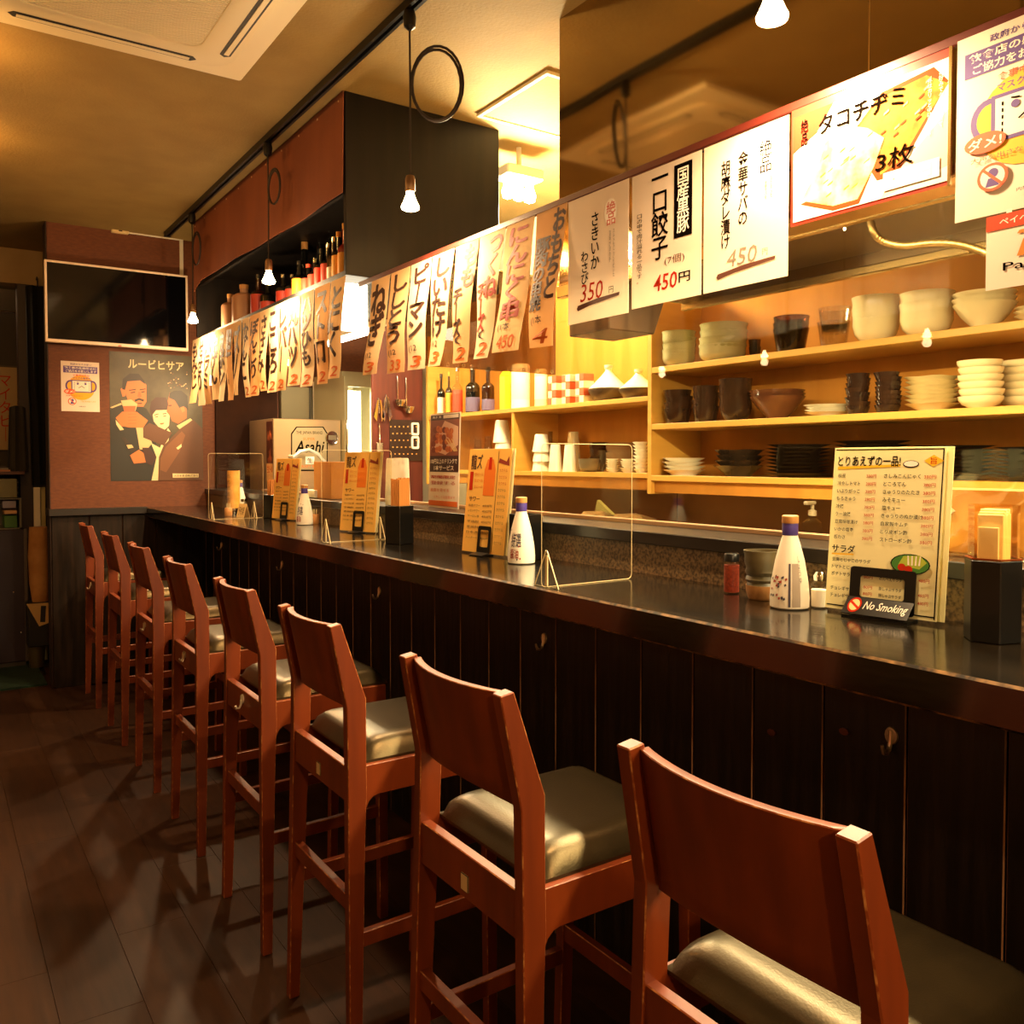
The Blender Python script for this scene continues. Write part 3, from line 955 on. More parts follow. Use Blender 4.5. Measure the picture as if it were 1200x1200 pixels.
# cable trunking above the television
ck = thing('cable_trunking', 'white cable trunking bent over the television', 'cable cover', (1.2, YW - 0.01, 2.6))
p1, p2, p3 = ony(150, 268, YW), ony(214, 279, YW), ony(215, 330, YW)
MB().box(p1.x, p2.x, YW - 0.016, YW - 0.0005, p2.z - 0.02, p2.z).build('duct', WHITEP, ck, world=True, bevel=0.002)
MB().box(p2.x - 0.022, p2.x, YW - 0.016, YW - 0.0005, 2.5, p2.z - 0.02).build('duct', WHITEP, ck, world=True, bevel=0.002)
sb = thing('socket_box', 'small cream socket box high on the television wall', 'socket', (p1.x - 0.03, YW - 0.02, p1.z))
MB().box(p1.x - 0.1, p1.x, YW - 0.035, YW - 0.0005, p2.z - 0.03, p2.z + 0.012).build('box', M('cream_plastic', '#e0c890', 0.4), sb, world=True, bevel=0.004)
MB().box(p1.x - 0.11, p1.x + 0.05, YW - 0.02, YW - 0.0005, p2.z + 0.016, p2.z + 0.026).build('lid', M('cream_plastic', '#e0c890'), sb, world=True, bevel=0.002)
MB().box(p1.x - 0.06, p1.x - 0.04, YW - 0.037, YW - 0.035, p2.z - 0.02, p2.z).build('slot', BLACKP, sb, world=True)

# ---------------------------------------------------------------- mask notice design (wall copy and rail copy)
PURPLE = M('print_purple', '#5a3f8a', 0.6)
YELLOWP = M('print_yellow', '#f2b21c', 0.6)
ORANGEP = M('print_orange', '#e0592a', 0.6)
WHITEPR = M('print_white', '#f6ecdf', 0.6)


def mask_notice(par, F, W, H):
    """prints on a sheet with frame F; u to the right, v up, origin lower left"""
    pr = MB()
    mats = [PURPLE, YELLOWP, ORANGEP, WHITEPR, INK]
    n = [0]

    def poly(pts, mi):
        n[0] += 1
        pr.add([F(u * W, v * H, 0.0004 + 0.00008 * n[0]) for u, v in pts], [list(range(len(pts)))], mi)

    def tx(s, r, mi, **k):
        n[0] += 1
        put(pr, s, (r[0] * W, r[1] * H, r[2] * W, r[3] * H), flat(F, 0.0004 + 0.00008 * n[0]), mi, **k)
    tx('政府からのお願い', (0.24, 0.925, 0.80, 0.965), 0, bold=0.012)
    poly([(0.06, 0.77), (0.95, 0.77), (0.95, 0.905), (0.06, 0.905)], 0)
    tx('飲食店の感染防止に', (0.09, 0.842, 0.92, 0.895), 3, bold=0.02)
    tx('ご協力をお願いします', (0.12, 0.78, 0.92, 0.833), 3, bold=0.02)
    poly(ell(0.52, 0.48, 0.36, 0.25, 24), 1)
    tx('食事中以外は', (0.30, 0.70, 0.74, 0.745), 2, bold=0.02)
    tx('マスクの着用を', (0.30, 0.645, 0.76, 0.69), 0, bold=0.012)
    poly(ell(0.24, 0.51, 0.13, 0.115, 20), 0)
    poly(ell(0.25, 0.51, 0.095, 0.085, 20), 1)
    poly(ell(0.82, 0.51, 0.11, 0.115, 20), 0)
    poly(ell(0.81, 0.51, 0.08, 0.085, 20), 1)
    poly([(0.26, 0.38), (0.80, 0.38), (0.80, 0.63), (0.26, 0.63)], 0)
    poly([(0.29, 0.40), (0.77, 0.40), (0.77, 0.61), (0.29, 0.61)], 3)
    for u in (0.335, 0.725):
        for k in range(5):
            poly([(u, 0.425 + k * 0.035), (u + 0.012, 0.425 + k * 0.035), (u + 0.012, 0.445 + k * 0.035), (u, 0.445 + k * 0.035)], 4)
    poly(ell(0.43, 0.555, 0.03, 0.021, 14), 0)
    poly(ell(0.63, 0.555, 0.03, 0.021, 14), 0)
    poly([(0.40, 0.587), (0.46, 0.58), (0.462, 0.588), (0.402, 0.595)], 4)
    poly([(0.60, 0.58), (0.66, 0.587), (0.658, 0.595), (0.598, 0.588)], 4)
    poly([(0.45, 0.475), (0.53, 0.515), (0.61, 0.475), (0.602, 0.468), (0.53, 0.503), (0.458, 0.468)], 4)
    poly(ell(0.22, 0.395, 0.15, 0.055, 22), 2)
    tx('ダメ!', (0.10, 0.365, 0.34, 0.425), 3, bold=0.03)
    tx('大声を出さない', (0.12, 0.295, 0.55, 0.325), 2, bold=0.01)
    tx('ご協力をお願いします', (0.50, 0.19, 0.9, 0.22), 1, bold=0.01)
    poly(ell(0.28, 0.20, 0.11, 0.075, 24), 2)
    poly(ell(0.28, 0.20, 0.088, 0.06, 24), 3)
    poly(ell(0.285, 0.22, 0.038, 0.026, 16), 0)
    poly([(0.23, 0.15), (0.33, 0.15), (0.30, 0.195), (0.25, 0.195)], 0)
    poly([(0.20, 0.245), (0.215, 0.255), (0.36, 0.155), (0.345, 0.145)], 2)
    tx('内閣官房', (0.45, 0.09, 0.62, 0.11), 4)
    pr.build('print', mats, par, world=True, recalc=False)


W_, H_ = 0.213, 0.305
pf = frame((0.687, YW - 0.0015, 1.688), (1, 0, 0), (0, 0, 1))
wn = MB().slab(lambda u, v, d: pf(u * W_, v * H_, d), 6, 8, 0.001).build('wall_notice', paper('notice_paper', '#f2e2d2', 0.1), world=True)
tag(wn, 'small white infection-prevention notice with a mask drawing on the brown wall', 'notice')
mask_notice(wn, pf, W_, H_)

# ---------------------------------------------------------------- old beer poster on the wall
PW_, PH_ = 0.563, 0.812
pf = frame((0.957, YW - 0.0018, 1.258), (1, 0, 0), (0, 0, 1))
po = MB().slab(lambda u, v, d: pf(u * PW_, v * PH_, d), 4, 6, 0.0012).build('beer_poster', M('poster_ground', '#4f4832', 0.45, col2='#3a3120', nscale=9), world=True)
tag(po, 'old beer poster of two men and a woman toasting', 'poster')
PC = ['#25241f', '#c4703a', '#1e1510', '#cdb07c', '#a95c2e', '#5c3820', '#754a2a', '#dcc694', '#40231c', '#30241b']
pm_ = [M('poster_%d' % i, c, 0.45) for i, c in enumerate(PC)]
pic = MB()
lay = [0]


def pp2(pts, mi):
    lay[0] += 1
    pic.add([pf((x - 60) / 785 * PW_, (1150 - y) / 1075 * PH_, 0.0003 + 0.00008 * lay[0]) for x, y in pts], [list(range(len(pts)))[::-1]], mi)


pp2([(62, 560), (160, 500), (200, 480), (360, 540), (430, 660), (440, 900), (400, 1149), (62, 1149)], 0)
pp2([(62, 540), (150, 500), (160, 512), (80, 545)], 3)
pp2([(180, 310), (320, 285), (362, 340), (362, 480), (335, 525), (280, 525), (205, 465), (182, 400)], 1)
pp2([(148, 385), (165, 370), (185, 380), (190, 440), (165, 448)], 1)
pp2([(162, 385), (168, 300), (225, 252), (300, 250), (345, 305), (352, 335), (310, 305), (205, 318), (185, 390)], 2)
pp2([(262, 470), (300, 452), (342, 465), (336, 482), (300, 470), (268, 487)], 2)
for a in ((218, 388, 275), (305, 380, 355)):
    pp2([(a[0], a[1]), (a[2], a[1] - 10), (a[2], a[1] - 2), (a[0], a[1] + 8)], 2)
    pp2([(a[0] + 12, a[1] + 20), (a[2] - 6, a[1] + 12), (a[2] - 8, a[1] + 22), (a[0] + 14, a[1] + 28)], 2)
pp2([(295, 400), (310, 400), (322, 440), (300, 448), (286, 440)], 4)
pp2([(285, 495), (325, 492), (322, 502), (288, 504)], 8)
pp2([(270, 690), (335, 690), (405, 830), (362, 885), (300, 885)], 3)
pp2([(400, 480), (440, 442), (525, 440), (552, 500), (545, 545), (430, 560), (402, 610), (388, 540)], 8)
pp2([(412, 590), (440, 552), (540, 545), (557, 600), (550, 680), (510, 718), (462, 695), (420, 645)], 7)
pp2([(425, 590), (460, 578), (462, 585), (427, 597)], 2)
pp2([(495, 578), (530, 572), (531, 579), (497, 585)], 2)
pp2([(432, 605), (458, 600), (456, 608), (434, 611)], 2)
pp2([(500, 598), (526, 594), (524, 602), (502, 605)], 2)
pp2([(470, 660), (510, 655), (500, 670), (478, 672)], 4)
pp2([(395, 830), (470, 870), (540, 700), (560, 730), (470, 1149), (395, 1149), (440, 950)], 7)
pp2([(330, 700), (385, 660), (575, 740), (505, 852), (330, 785)], 5)
pp2([(560, 395), (600, 440), (640, 520), (705, 515), (705, 610), (630, 662), (575, 640), (562, 600), (530, 560), (545, 500), (540, 470)], 4)
pp2([(552, 440), (560, 400), (600, 378), (660, 375), (715, 420), (718, 545), (685, 508), (642, 525), (600, 460)], 2)
pp2([(650, 520), (680, 510), (690, 550), (665, 565)], 1)
pp2([(545, 505), (575, 500), (574, 510), (548, 514)], 2)
pp2([(615, 680), (735, 612), (755, 628), (640, 708)], 3)
pp2([(500, 852), (640, 712), (760, 622), (842, 700), (842, 1149), (450, 1149), (460, 950)], 5)
pp2([(520, 860), (660, 725), (690, 760), (640, 900), (520, 1080), (470, 1060), (475, 960)], 6)
pp2([(610, 870), (655, 835), (658, 860), (625, 885)], 7)
pp2([(150, 480), (235, 468), (285, 505), (268, 565), (180, 572)], 3)
pp2([(165, 525), (272, 520), (262, 580), (180, 590)], 4)
pp2([(105, 625), (160, 572), (280, 570), (372, 640), (330, 702), (220, 702), (150, 692)], 1)
for k in range(4):
    pp2([(205, 590 + 26 * k), (275, 585 + 26 * k), (276, 589 + 26 * k), (206, 595 + 26 * k)], 4)
pp2([(105, 640), (150, 692), (172, 722), (140, 728), (110, 680)], 7)
pp2([(148, 788), (178, 785), (245, 860), (292, 905), (255, 940), (205, 885)], 9)
pp2([(190, 850), (232, 845), (250, 870), (205, 880)], 3)
pp2([(218, 935), (292, 888), (352, 930), (352, 995), (250, 1005)], 1)
pp2([(320, 870), (380, 870), (440, 950), (400, 1020), (350, 1000)], 8)
pp2([(575, 1090), (805, 1094), (803, 1126), (577, 1126)], 7)
for k in range(26):
    r_ = random.Random(k)
    u, v = 520 + 190 * r_.random(), 210 + 150 * r_.random()
    pp2([(u, v), (u + 10, v - 3), (u + 12, v + 5), (u + 2, v + 8)], 6 if k % 2 else 3)
pic.build('picture', pm_, po, world=True, recalc=False)
lt = MB()


def q2(x, y, F=pf):
    return ((x - 60) / 785 * PW_, (1150 - y) / 1075 * PH_)


a, b = q2(215, 205), q2(682, 128)
put(lt, 'ルービヒサア', (*a, *b), flat(pf, 0.0015), 0, bold=0.03)
a, b = q2(585, 1120), q2(798, 1100)
put(lt, '大日本麦酒株式會社', (*a, *b), flat(pf, 0.0075), 1)
lt.build('lettering', [pm_[7], INK], po, world=True, recalc=False)

# ---------------------------------------------------------------- entry passage behind the television wall
def slabpx(x0, x1, y0, y1, Y, th):
    a, b = ony(x0, y1, Y), ony(x1, y0, Y)
    return a.x, b.x, Y, Y + th, a.z, b.z


YE = 6.62
POSTW = M('post_brown', '#2e1a12', 0.5)
a = slabpx(27, 36, 330, 780, 6.75, 0.1)
struct(MB().box(a[0], a[1], a[2], a[3], 0, 2.584).build('trim_4', POSTW, bevel=0.004), 'dark brown door post in the entry passage')
a = slabpx(-260, 62, 780, 806, 6.0, 1)
gm = MB().box(-1.1, 0.598, 6.0, 7.6, 0.0002, 0.012).build('floor_mat', GREEN)
tag(gm, 'dark green floor mat in the entry passage', 'mat')
# long black coat on the post
cc = ony(44, 330, 6.68)
e0, e1 = ony(36, 330, 6.68), ony(57, 330, 6.68)
zt, zb = ony(44, 322, 6.68).z, ony(44, 568, 6.68).z
co = thing('hanging_coat', 'long black coat hanging beside the door post', 'coat', (cc.x, 6.68, zb))


def coat(u, v, d):
    x = e0.x - 0.03 + (e1.x - e0.x + 0.05) * u + 0.03 * (1 - v) * (0.6 if v < 0.5 else 0.3)
    return (x, 6.66 + 0.02 * sin(u * 17 + v) - d * 1.0, zb + (zt - 0.08 - zb) * v)


MB().slab(coat, 14, 8, 0.05).build('cloth', M('coat_black', '#0a0908', 0.95), co, world=True)
MB().tube([(cc.x, 6.685, zt - 0.10), (cc.x, 6.685, zt - 0.03), (cc.x, 6.72, zt - 0.01), (cc.x, 6.76, zt - 0.02)], 0.005, 6).build('hanger_hook', BLACKM, co, world=True)
# grey jacket
e0, e1, e2 = ony(8, 475, 6.70), ony(33, 475, 6.70), ony(20, 552, 6.70)
jk = MB().slab(lambda u, v, d: (e0.x + (e1.x - e0.x) * (u * (0.75 + 0.25 * (1 - v)) + 0.12 * v), 6.70 + 0.015 * sin(u * 14) - d, e2.z + (e0.z - e2.z) * v - 0.05 * (u - 0.5) ** 2 * v), 12, 8, 0.04)
tag(jk.build('grey_jacket', M('jacket_grey', '#3a342c', 0.95), world=True), 'grey jacket hanging over the entry shelf', 'jacket')
# rack with papers
def bxpx(name, label, cat, x0, x1, y0, y1, Y, th, mat, bevel=0.003, group=None):
    a = slabpx(x0, x1, y0, y1, Y, th)
    return tag(MB().box(*a).build(name, mat, world=True, bevel=bevel), label, cat, group)


rx0 = ony(-120, 600, 6.66).x
rx1 = ony(29, 600, 6.66).x
zsh = ony(10, 556, 6.66).z
ztp = ony(10, 620, 6.66).z
rk = thing('entry_cabinet', 'dark purple low cabinet in the entry passage', 'cabinet', ((rx0 + rx1) / 2, 6.7, 0.012))
PURC = M('cabinet_purple', '#2a1c28', 0.55)
MB().box(rx0, rx1, 6.62, 6.98, 0.04, ztp).build('body', PURC, rk, world=True, bevel=0.006)
MB().box(rx0 + 0.01, rx1 - 0.01, 6.63, 6.97, 0.012, 0.04).build('plinth', M('plinth', '#3a332a', 0.6), rk, world=True)
MB().box(rx1 - 0.012, rx1 + 0.006, 6.612, 6.62, 0.04, ztp).build('edge_strip', M('edge_grey', '#5a5048', 0.4, 0.5), rk, world=True)
for kx, ky in ((16, 694), (25, 741)):
    p = ony(kx, ky, 6.62)
    MB().lathe([(0, 0), (0.007, 0), (0.005, 0.004), (0, 0.005)], 10, axis='y').xf(lambda q: (p.x + q[0], 6.62 - q[1], p.z + q[2])).build('stud', CHROME, rk, world=True)
sh = thing('entry_shelf', 'small brown wall shelf above the purple cabinet', 'shelf', ((rx0 + rx1) / 2, 6.8, zsh))
MB().box(rx0, rx1, 6.62, 6.9898, zsh, zsh + 0.02).build('board', M('shelf_brown', '#5a2f1c', 0.5), sh, world=True)
for xx in (rx0 + 0.02, rx1 - 0.03):
    MB().prism([(6.99, zsh), (6.99, zsh - 0.05), (6.93, zsh)], 'x', xx, xx + 0.01).build('bracket', BLACKM, sh, world=True)
a = slabpx(-30, 12, 545, 555, 6.64, 0.2)
for k in range(3):
    tag(MB().box(a[0], a[1] - 0.01 * k, 6.64, 6.84, zsh + 0.02 + 0.012 * k, zsh + 0.031 + 0.012 * k).build('magazine', [M('mag_a', '#b5764a', 0.6), M('mag_b', '#8a7a66', 0.6), M('mag_c', '#3a2c26', 0.6)][k], world=True),
        ['tan magazine at the bottom of the pile on the entry shelf', 'greyish magazine in the middle of the pile on the entry shelf', 'dark magazine on top of the pile on the entry shelf'][k], 'magazine')
a = slabpx(-40, 25, 585, 620, 6.63, 0.25)
tb = thing('storage_box', 'grey open box of papers on the purple cabinet', 'box', ((a[0] + a[1]) / 2, 6.75, ztp))
GREYB = M('box_grey', '#6a6456', 0.6)
MB().box(a[0], a[1], 6.63, 6.90, ztp, ztp + 0.008).build('bottom', GREYB, tb, world=True)
MB().box(a[1] - 0.012, a[1], 6.63, 6.90, ztp, a[5]).build('side', GREYB, tb, world=True)
MB().box(a[0], a[1], 6.89, 6.90, ztp, a[5]).build('back', GREYB, tb, world=True)
MB().box(a[0], a[1], 6.63, 6.90, a[5], a[5] + 0.008).build('lid', GREYB, tb, world=True)
zz = (a[5] - ztp)
for k, (x0, x1, z0, z1, c, lb) in enumerate(((5, 20, 0.0, 0.42, '#3f6a24', 'green folder standing in the grey box'), (5, 20, 0.46, 0.60, '#c89a6a', 'tan card lying in the grey box'), (3, 19, 0.66, 0.92, '#8f8798', 'lilac pouch lying in the grey box'))):
    q0, q1 = ony(x0, 600, 6.65).x, ony(x1, 600, 6.65).x
    tag(MB().box(q0, q1, 6.645, 6.85, ztp + 0.009 + z0 * zz, ztp + 0.006 + z1 * zz).build('paper_item', M('item_%d' % k, c, 0.6), bevel=0.003, world=True), lb, 'stationery')
a = slabpx(-40, 20, 560, 584, 6.64, 0.25)
z0 = ony(10, 585, 6.63).z + 0.009
fb = thing('file_box', 'khaki file box with rings on the grey box', 'file box', ((a[0] + a[1]) / 2, 6.7, z0))
MB().box(a[0], a[1], 6.64, 6.86, z0, a[5] - 0.005).build('body', M('khaki', '#7a7450', 0.6), fb, world=True, bevel=0.004)
for k in range(3):
    MB().lathe([(0, 0), (0.012, 0), (0.012, 0.008), (0, 0.008)], 10, axis='x').xf(lambda q: (a[1] + q[0], 6.66 + q[1], z0 + 0.03 + 0.035 * k + q[2])).build('ring', BLACKP, fb, world=True)
# sheet of writing on the far side
a = slabpx(-40, 20, 431, 527, 6.97, 0.003)
sp = MB().box(*a).build('wall_sheet', M('sheet_tan', '#a58a5c', 0.7), world=True)
tag(sp, 'tan sheet with brushed writing in the entry passage', 'sheet')
F = frame((a[0], 6.9695, a[4]), (1, 0, 0), (0, 0, 1))
wq = a[1] - a[0]
l_ = MB()
put(l_, 'マイタビー', (wq - 0.11, 0.06, wq - 0.04, a[5] - a[4] - 0.06), flat(F, 0.0006), 0, vert=True)
l_.build('lettering', INKRED, sp, world=True, recalc=False)
MB().box(a[0], a[1], 6.972, 6.99, a[4], a[5] + 0.012).build('backing_board', M('backing', '#4a3c28', 0.7), sp, world=True)
sc_ = MB().box(-0.9, a[1] + 0.02, 6.99, 7.02, 0.0, 2.58).build('wall_entry_panel', M('panel_entry', '#33291d', 0.7))
struct(sc_, 'dark panel wall of the entry passage')
a = slabpx(-40, 24, 359, 361, 6.96, 0.01)
tag(MB().tube([(-0.8, 6.975, a[4] + 0.01), (a[1], 6.975, a[4])], 0.008, 8).build('clothes_rail', CHROME, world=True), 'thin metal clothes rail high in the entry passage', 'rail')
# folded boards, paper roll and umbrella stand
xs0 = ony(33, 740, 6.45).x
zst = ony(45, 705, 6.45).z
us = thing('umbrella_stand', 'black umbrella stand on a metal foot with a cream cloth flap', 'umbrella stand', (0.50, 6.5, 0.012))
ux0, ux1 = ony(33, 740, 6.45).x, ony(61, 740, 6.45).x
uz0 = ony(45, 758, 6.45).z
MB().box(ux0, ux1, 6.45, 6.62, uz0, zst - 0.01).build('bin', M('stand_black', '#141210', 0.6), us, world=True, bevel=0.006)
MB().lathe([(0, 0.0125), (0.042, 0.0125), (0.055, uz0), (0, uz0)], 16, c=((ux0 + ux1) / 2 - 0.015, 6.53, 0)).build('foot', M('foot_metal', '#8a7a58', 0.3, 0.8), us, world=True)
f3 = [ony(x, y, 6.443) for x, y in ((31, 708), (61, 706), (60, 729), (46, 734))]
fl2 = MB()
fl2.add(f3 + [p + Vector((0, 0.004, 0)) for p in f3], [(0, 1, 2, 3), (7, 6, 5, 4), (0, 4, 5, 1), (1, 5, 6, 2), (2, 6, 7, 3), (3, 7, 4, 0)])
fl2.build('cloth_flap', M('cloth_cream', '#c9a468', 0.8), us, world=True)
f3 = [ony(x, y, 6.441) for x, y in ((48, 710), (54, 710), (53, 729), (47, 729))]
MB().add(f3, [(0, 1, 2, 3)]).build('dark_strip', M('stand_black', '#141210'), us, world=True)
rb = ony(47, 690, 6.53)
rt = ony(46, 616, 6.53)
bg = MB().lathe([(0, 0), (0.05, 0.0), (0.062, 0.12), (0.066, 0.3), (0.06, rt.z - zst), (0, rt.z - zst + 0.005)], 14, c=(rb.x, 6.535, zst - 0.009), wob=lambda a, k: 0.05 * sin(3 * a + k * 1.7))
bg.build('tan_paper_bag', M('bag_tan', '#c08a4c', 0.7, col2='#a87238', nscale=9), world=True)
tag(bpy.data.objects['tan_paper_bag'], 'tall crumpled tan paper bag standing in the umbrella stand', 'bag')
for k, (x0, x1, y0, y1, c, lb) in enumerate(((40, 47, 571, 613, '#e6dcc8', 'white folded board leaning behind the tan paper bag'), (48, 53, 571, 609, '#d2c48a', 'cream folded board leaning behind the tan paper bag'))):
    a = slabpx(x0, x1, y0, y1, 6.66 + 0.05 * k, 0.03)
    tag(MB().box(a[0], a[1], a[2], a[3], 0.013, a[5]).build('folded_board', M('board_%d' % k, c, 0.6), bevel=0.002, world=True), lb, 'board')
# ---------------------------------------------------------------- dish shelves on the kitchen wall
SX0, SX1 = 2.60, 2.915
DIV, LEND = 2.78, 4.80
ZA, ZB, ZC = 1.785, 1.542, 1.321
ZL1, ZL2 = 1.665, 1.330
rs = thing('dish_shelf', 'yellow plywood dish shelf of three long boards', 'shelf', (2.76, 1.0, ZC - 0.09))
for z in (ZA, ZB, ZC):
    MB().box(SX0, SX1 - 0.012, -0.9, DIV - 0.014, z - 0.024, z).build('shelf_board', PLY, rs, world=True, bevel=0.0015)
MB().box(SX0, SX1, DIV - 0.014, DIV + 0.010, 1.24, 2.16).build('upright', PLY, rs, world=True, bevel=0.0015)
MB().box(SX1 - 0.012, SX1, -0.9, DIV - 0.014, 1.24, 2.4).build('back_panel', PLYBACK, rs, world=True)
MB().box(SX0 + 0.02, SX0 + 0.04, -0.9, DIV - 0.014, ZC - 0.075, ZC - 0.024).build('front_strip', PLYBACK, rs, world=True, bevel=0.0015)
ls = thing('cup_shelf', 'yellow plywood cup shelf holding bottles and tagines', 'shelf', (2.76, 3.8, ZL2 - 0.09))
for z in (ZL1, ZL2):
    MB().box(SX0, SX1 - 0.012, DIV + 0.010, LEND - 0.028, z - 0.022, z).build('shelf_board', PLY, ls, world=True, bevel=0.0015)
MB().box(SX0, SX1, LEND - 0.028, LEND, 1.24, 2.16).build('upright', PLY, ls, world=True, bevel=0.0015)
MB().box(SX0 + 0.004, SX1 - 0.012, 3.83, 3.852, ZL2, ZL1 - 0.022).build('divider', PLY, ls, world=True, bevel=0.0015)
MB().box(SX1 - 0.012, SX1, DIV + 0.010, LEND - 0.028, 1.24, 2.4).build('back_panel', PLYBACK, ls, world=True)
MB().box(SX0 + 0.02, SX0 + 0.04, DIV + 0.010, LEND - 0.028, ZL2 - 0.075, ZL2 - 0.022).build('front_strip', PLYBACK, ls, world=True, bevel=0.0015)
# stainless worktop and splashback under the shelves
bw = thing('rear_worktop', 'stainless worktop with splashback under the dish shelves', 'worktop', (2.7, 2.0, 0))
MB().box(2.36, 2.915, -0.9, LEND, 0.0, 1.075).build('body', STEEL, bw, world=True)
MB().box(2.35, 2.915, -0.9, LEND, 1.075, 1.10).build('top', STEEL, bw, world=True, bevel=0.002)
SPL = M('splash_brown', '#8a6236', 0.3, 0.7, col2='#6a4a28', nscale=2)
for a, b in ((-0.9, 1.55), (1.556, 2.9), (2.906, LEND)):
    MB().box(2.895, 2.915, a, b, 1.10, 1.24).build('splash_panel', SPL, bw, world=True)

# ---------------------------------------------------------------- crockery
CEL = M('celadon', '#a3a078', 0.13, col2='#8a8658', nscale=6)
CREAMC = M('cream_glaze', '#e2d09c', 0.13)
DARKC = M('dark_glaze', '#2a1c14', 0.1, col2='#3a2416', nscale=8)
BROWNC = M('brown_glaze', '#5a3420', 0.12, col2='#6e4426', nscale=6)
DKPL = M('dark_plate', '#2c221a', 0.15, col2='#3c2e20', nscale=10)
WHITEC = M('white_glaze', '#ece4cc', 0.14)
GLASSC = clear('tumbler_glass', (0.9, 0.88, 0.82), gloss=0.06, mul=1.2)
BRGL = clear('brown_tumbler', (0.42, 0.26, 0.14), gloss=0.06)
TAJ = M('tagine_white', '#e8dcba', 0.3)


def dish_mesh(kind, r, h, mat, n=22):
    t = max(0.003, r * 0.05)
    wob = None
    if kind == 'bowl':
        prof = [(0, 0), (r * 0.5, 0), (r * 0.52, h * 0.08), (r * 0.82, h * 0.35), (r * 0.97, h * 0.72), (r, h), (r - t, h), (r * 0.97 - t, h * 0.72), (r * 0.78 - t * 0.4, h * 0.38), (r * 0.45, h * 0.16), (0, h * 0.14)]
    elif kind == 'round':
        prof = [(0, 0), (r * 0.50, 0), (r * 0.62, h * 0.05), (r * 0.86, h * 0.24), (r * 0.96, h * 0.5), (r * 0.95, h * 0.82), (r, h), (r - t, h), (r * 0.95 - t, h * 0.6), (r * 0.80, h * 0.28), (0, h * 0.12)]
    elif kind == 'wide':
        prof = [(0, 0), (r * 0.36, 0), (r * 0.38, h * 0.1), (r * 0.72, h * 0.5), (r, h), (r - t, h), (r * 0.68, h * 0.54), (r * 0.3, h * 0.13), (0, h * 0.11)]
    elif kind == 'plate':
        prof = [(0, 0), (r * 0.6, 0), (r * 0.64, h * 0.3), (r, h), (r - t * 0.6, h * 1.02), (r * 0.6, h * 0.5), (0, h * 0.45)]
    elif kind == 'wavy':
        prof = [(0, 0), (r * 0.5, 0), (r * 0.55, h * 0.2), (r, h), (r - t, h * 1.02), (r * 0.5, h * 0.35), (0, h * 0.3)]
        wob = lambda a, k: (0.045 * sin(5 * a) if k in (3, 4) else 0)
    elif kind == 'cup':
        prof = [(0, 0), (r * 0.74, 0), (r * 0.78, h * 0.05), (r * 0.95, h * 0.8), (r, h), (r - t, h), (r * 0.72, h * 0.1), (0, h * 0.09)]
    elif kind == 'upcup':      # standing upside down
        prof = [(0, h), (r * 0.66, h), (r * 0.7, h * 0.95), (r * 0.94, h * 0.15), (r, 0), (r - t, 0), (r * 0.66, h * 0.9), (0, h * 0.9)]
    b = MB().lathe(prof, n, wob=wob)
    o = b.build(kind, mat, sharp=45)
    me = o.data
    bpy.data.objects.remove(o)
    return me


PLACED = {}
DISHN = {'bowl': 'bowl', 'round': 'bowl', 'wide': 'serving_bowl', 'plate': 'plate', 'wavy': 'wavy_dish', 'cup': 'cup', 'upcup': 'cup'}


def stack(kind, px, wpx, n, z, mat, label, hpx=None, step=0.3, X=None, hr=None, jit=0.004, top=None):
    """n dishes stacked; px, wpx = centre and width in the photograph, hpx = height of the whole stack there"""
    left = z in (ZL1, ZL2)
    lo, hi = (DIV + 0.011, LEND - 0.029) if left else (-0.9, DIV - 0.015)
    k = 1.0
    done = False
    while not done:
        for q in range(7):
            X_ = SX0 + 0.012 + 0.29 * q / 6
            p = onx(px, 480, X or X_)
            dpt = depth(p)
            r = k * wpx * dpt / FPX / 2
            X_ = X or X_ + r
            p = onx(px, 480, X_)
            ok = X_ + r < 2.901 and lo < p.y - r and p.y + r < hi and X_ - r > SX0 + 0.004
            if z == ZL2:
                ok = ok and not (3.828 - r < p.y < 3.854 + r)
            for (sx, sy, sr) in PLACED.setdefault(z, []):
                if (sx - X_) ** 2 + (sy - p.y) ** 2 < (r + sr + 0.006) ** 2:
                    ok = False
            if ok:
                done = True
                break
            if X:
                X = min(X, 2.899 - r)
        k *= 0.96
        if k < 0.35:
            break
    PLACED[z].append((X_, p.y, r))
    tot = hpx * dpt / FPX
    h = tot / (1 + (n - 1) * step)
    me = dish_mesh(kind, r, h, mat)
    rn = random.Random(int(px))
    for i in range(n):
        o = bpy.data.objects.new(DISHN[kind], me)
        COL.objects.link(o)
        o.location = (X_ + (rn.uniform(-jit, jit) if i else 0), p.y + (rn.uniform(-jit, jit) if i else 0), z + 0.0003 + i * h * step)
        o.rotation_euler = (0, 0, rn.uniform(0, 6))
        tag(o, label, 'cup' if 'cup' in kind else ('plate' if kind == 'plate' else 'bowl' if kind != 'wavy' else 'dish'), label.replace('one of ', '') + ' group')
    return p.y, X_, r, h


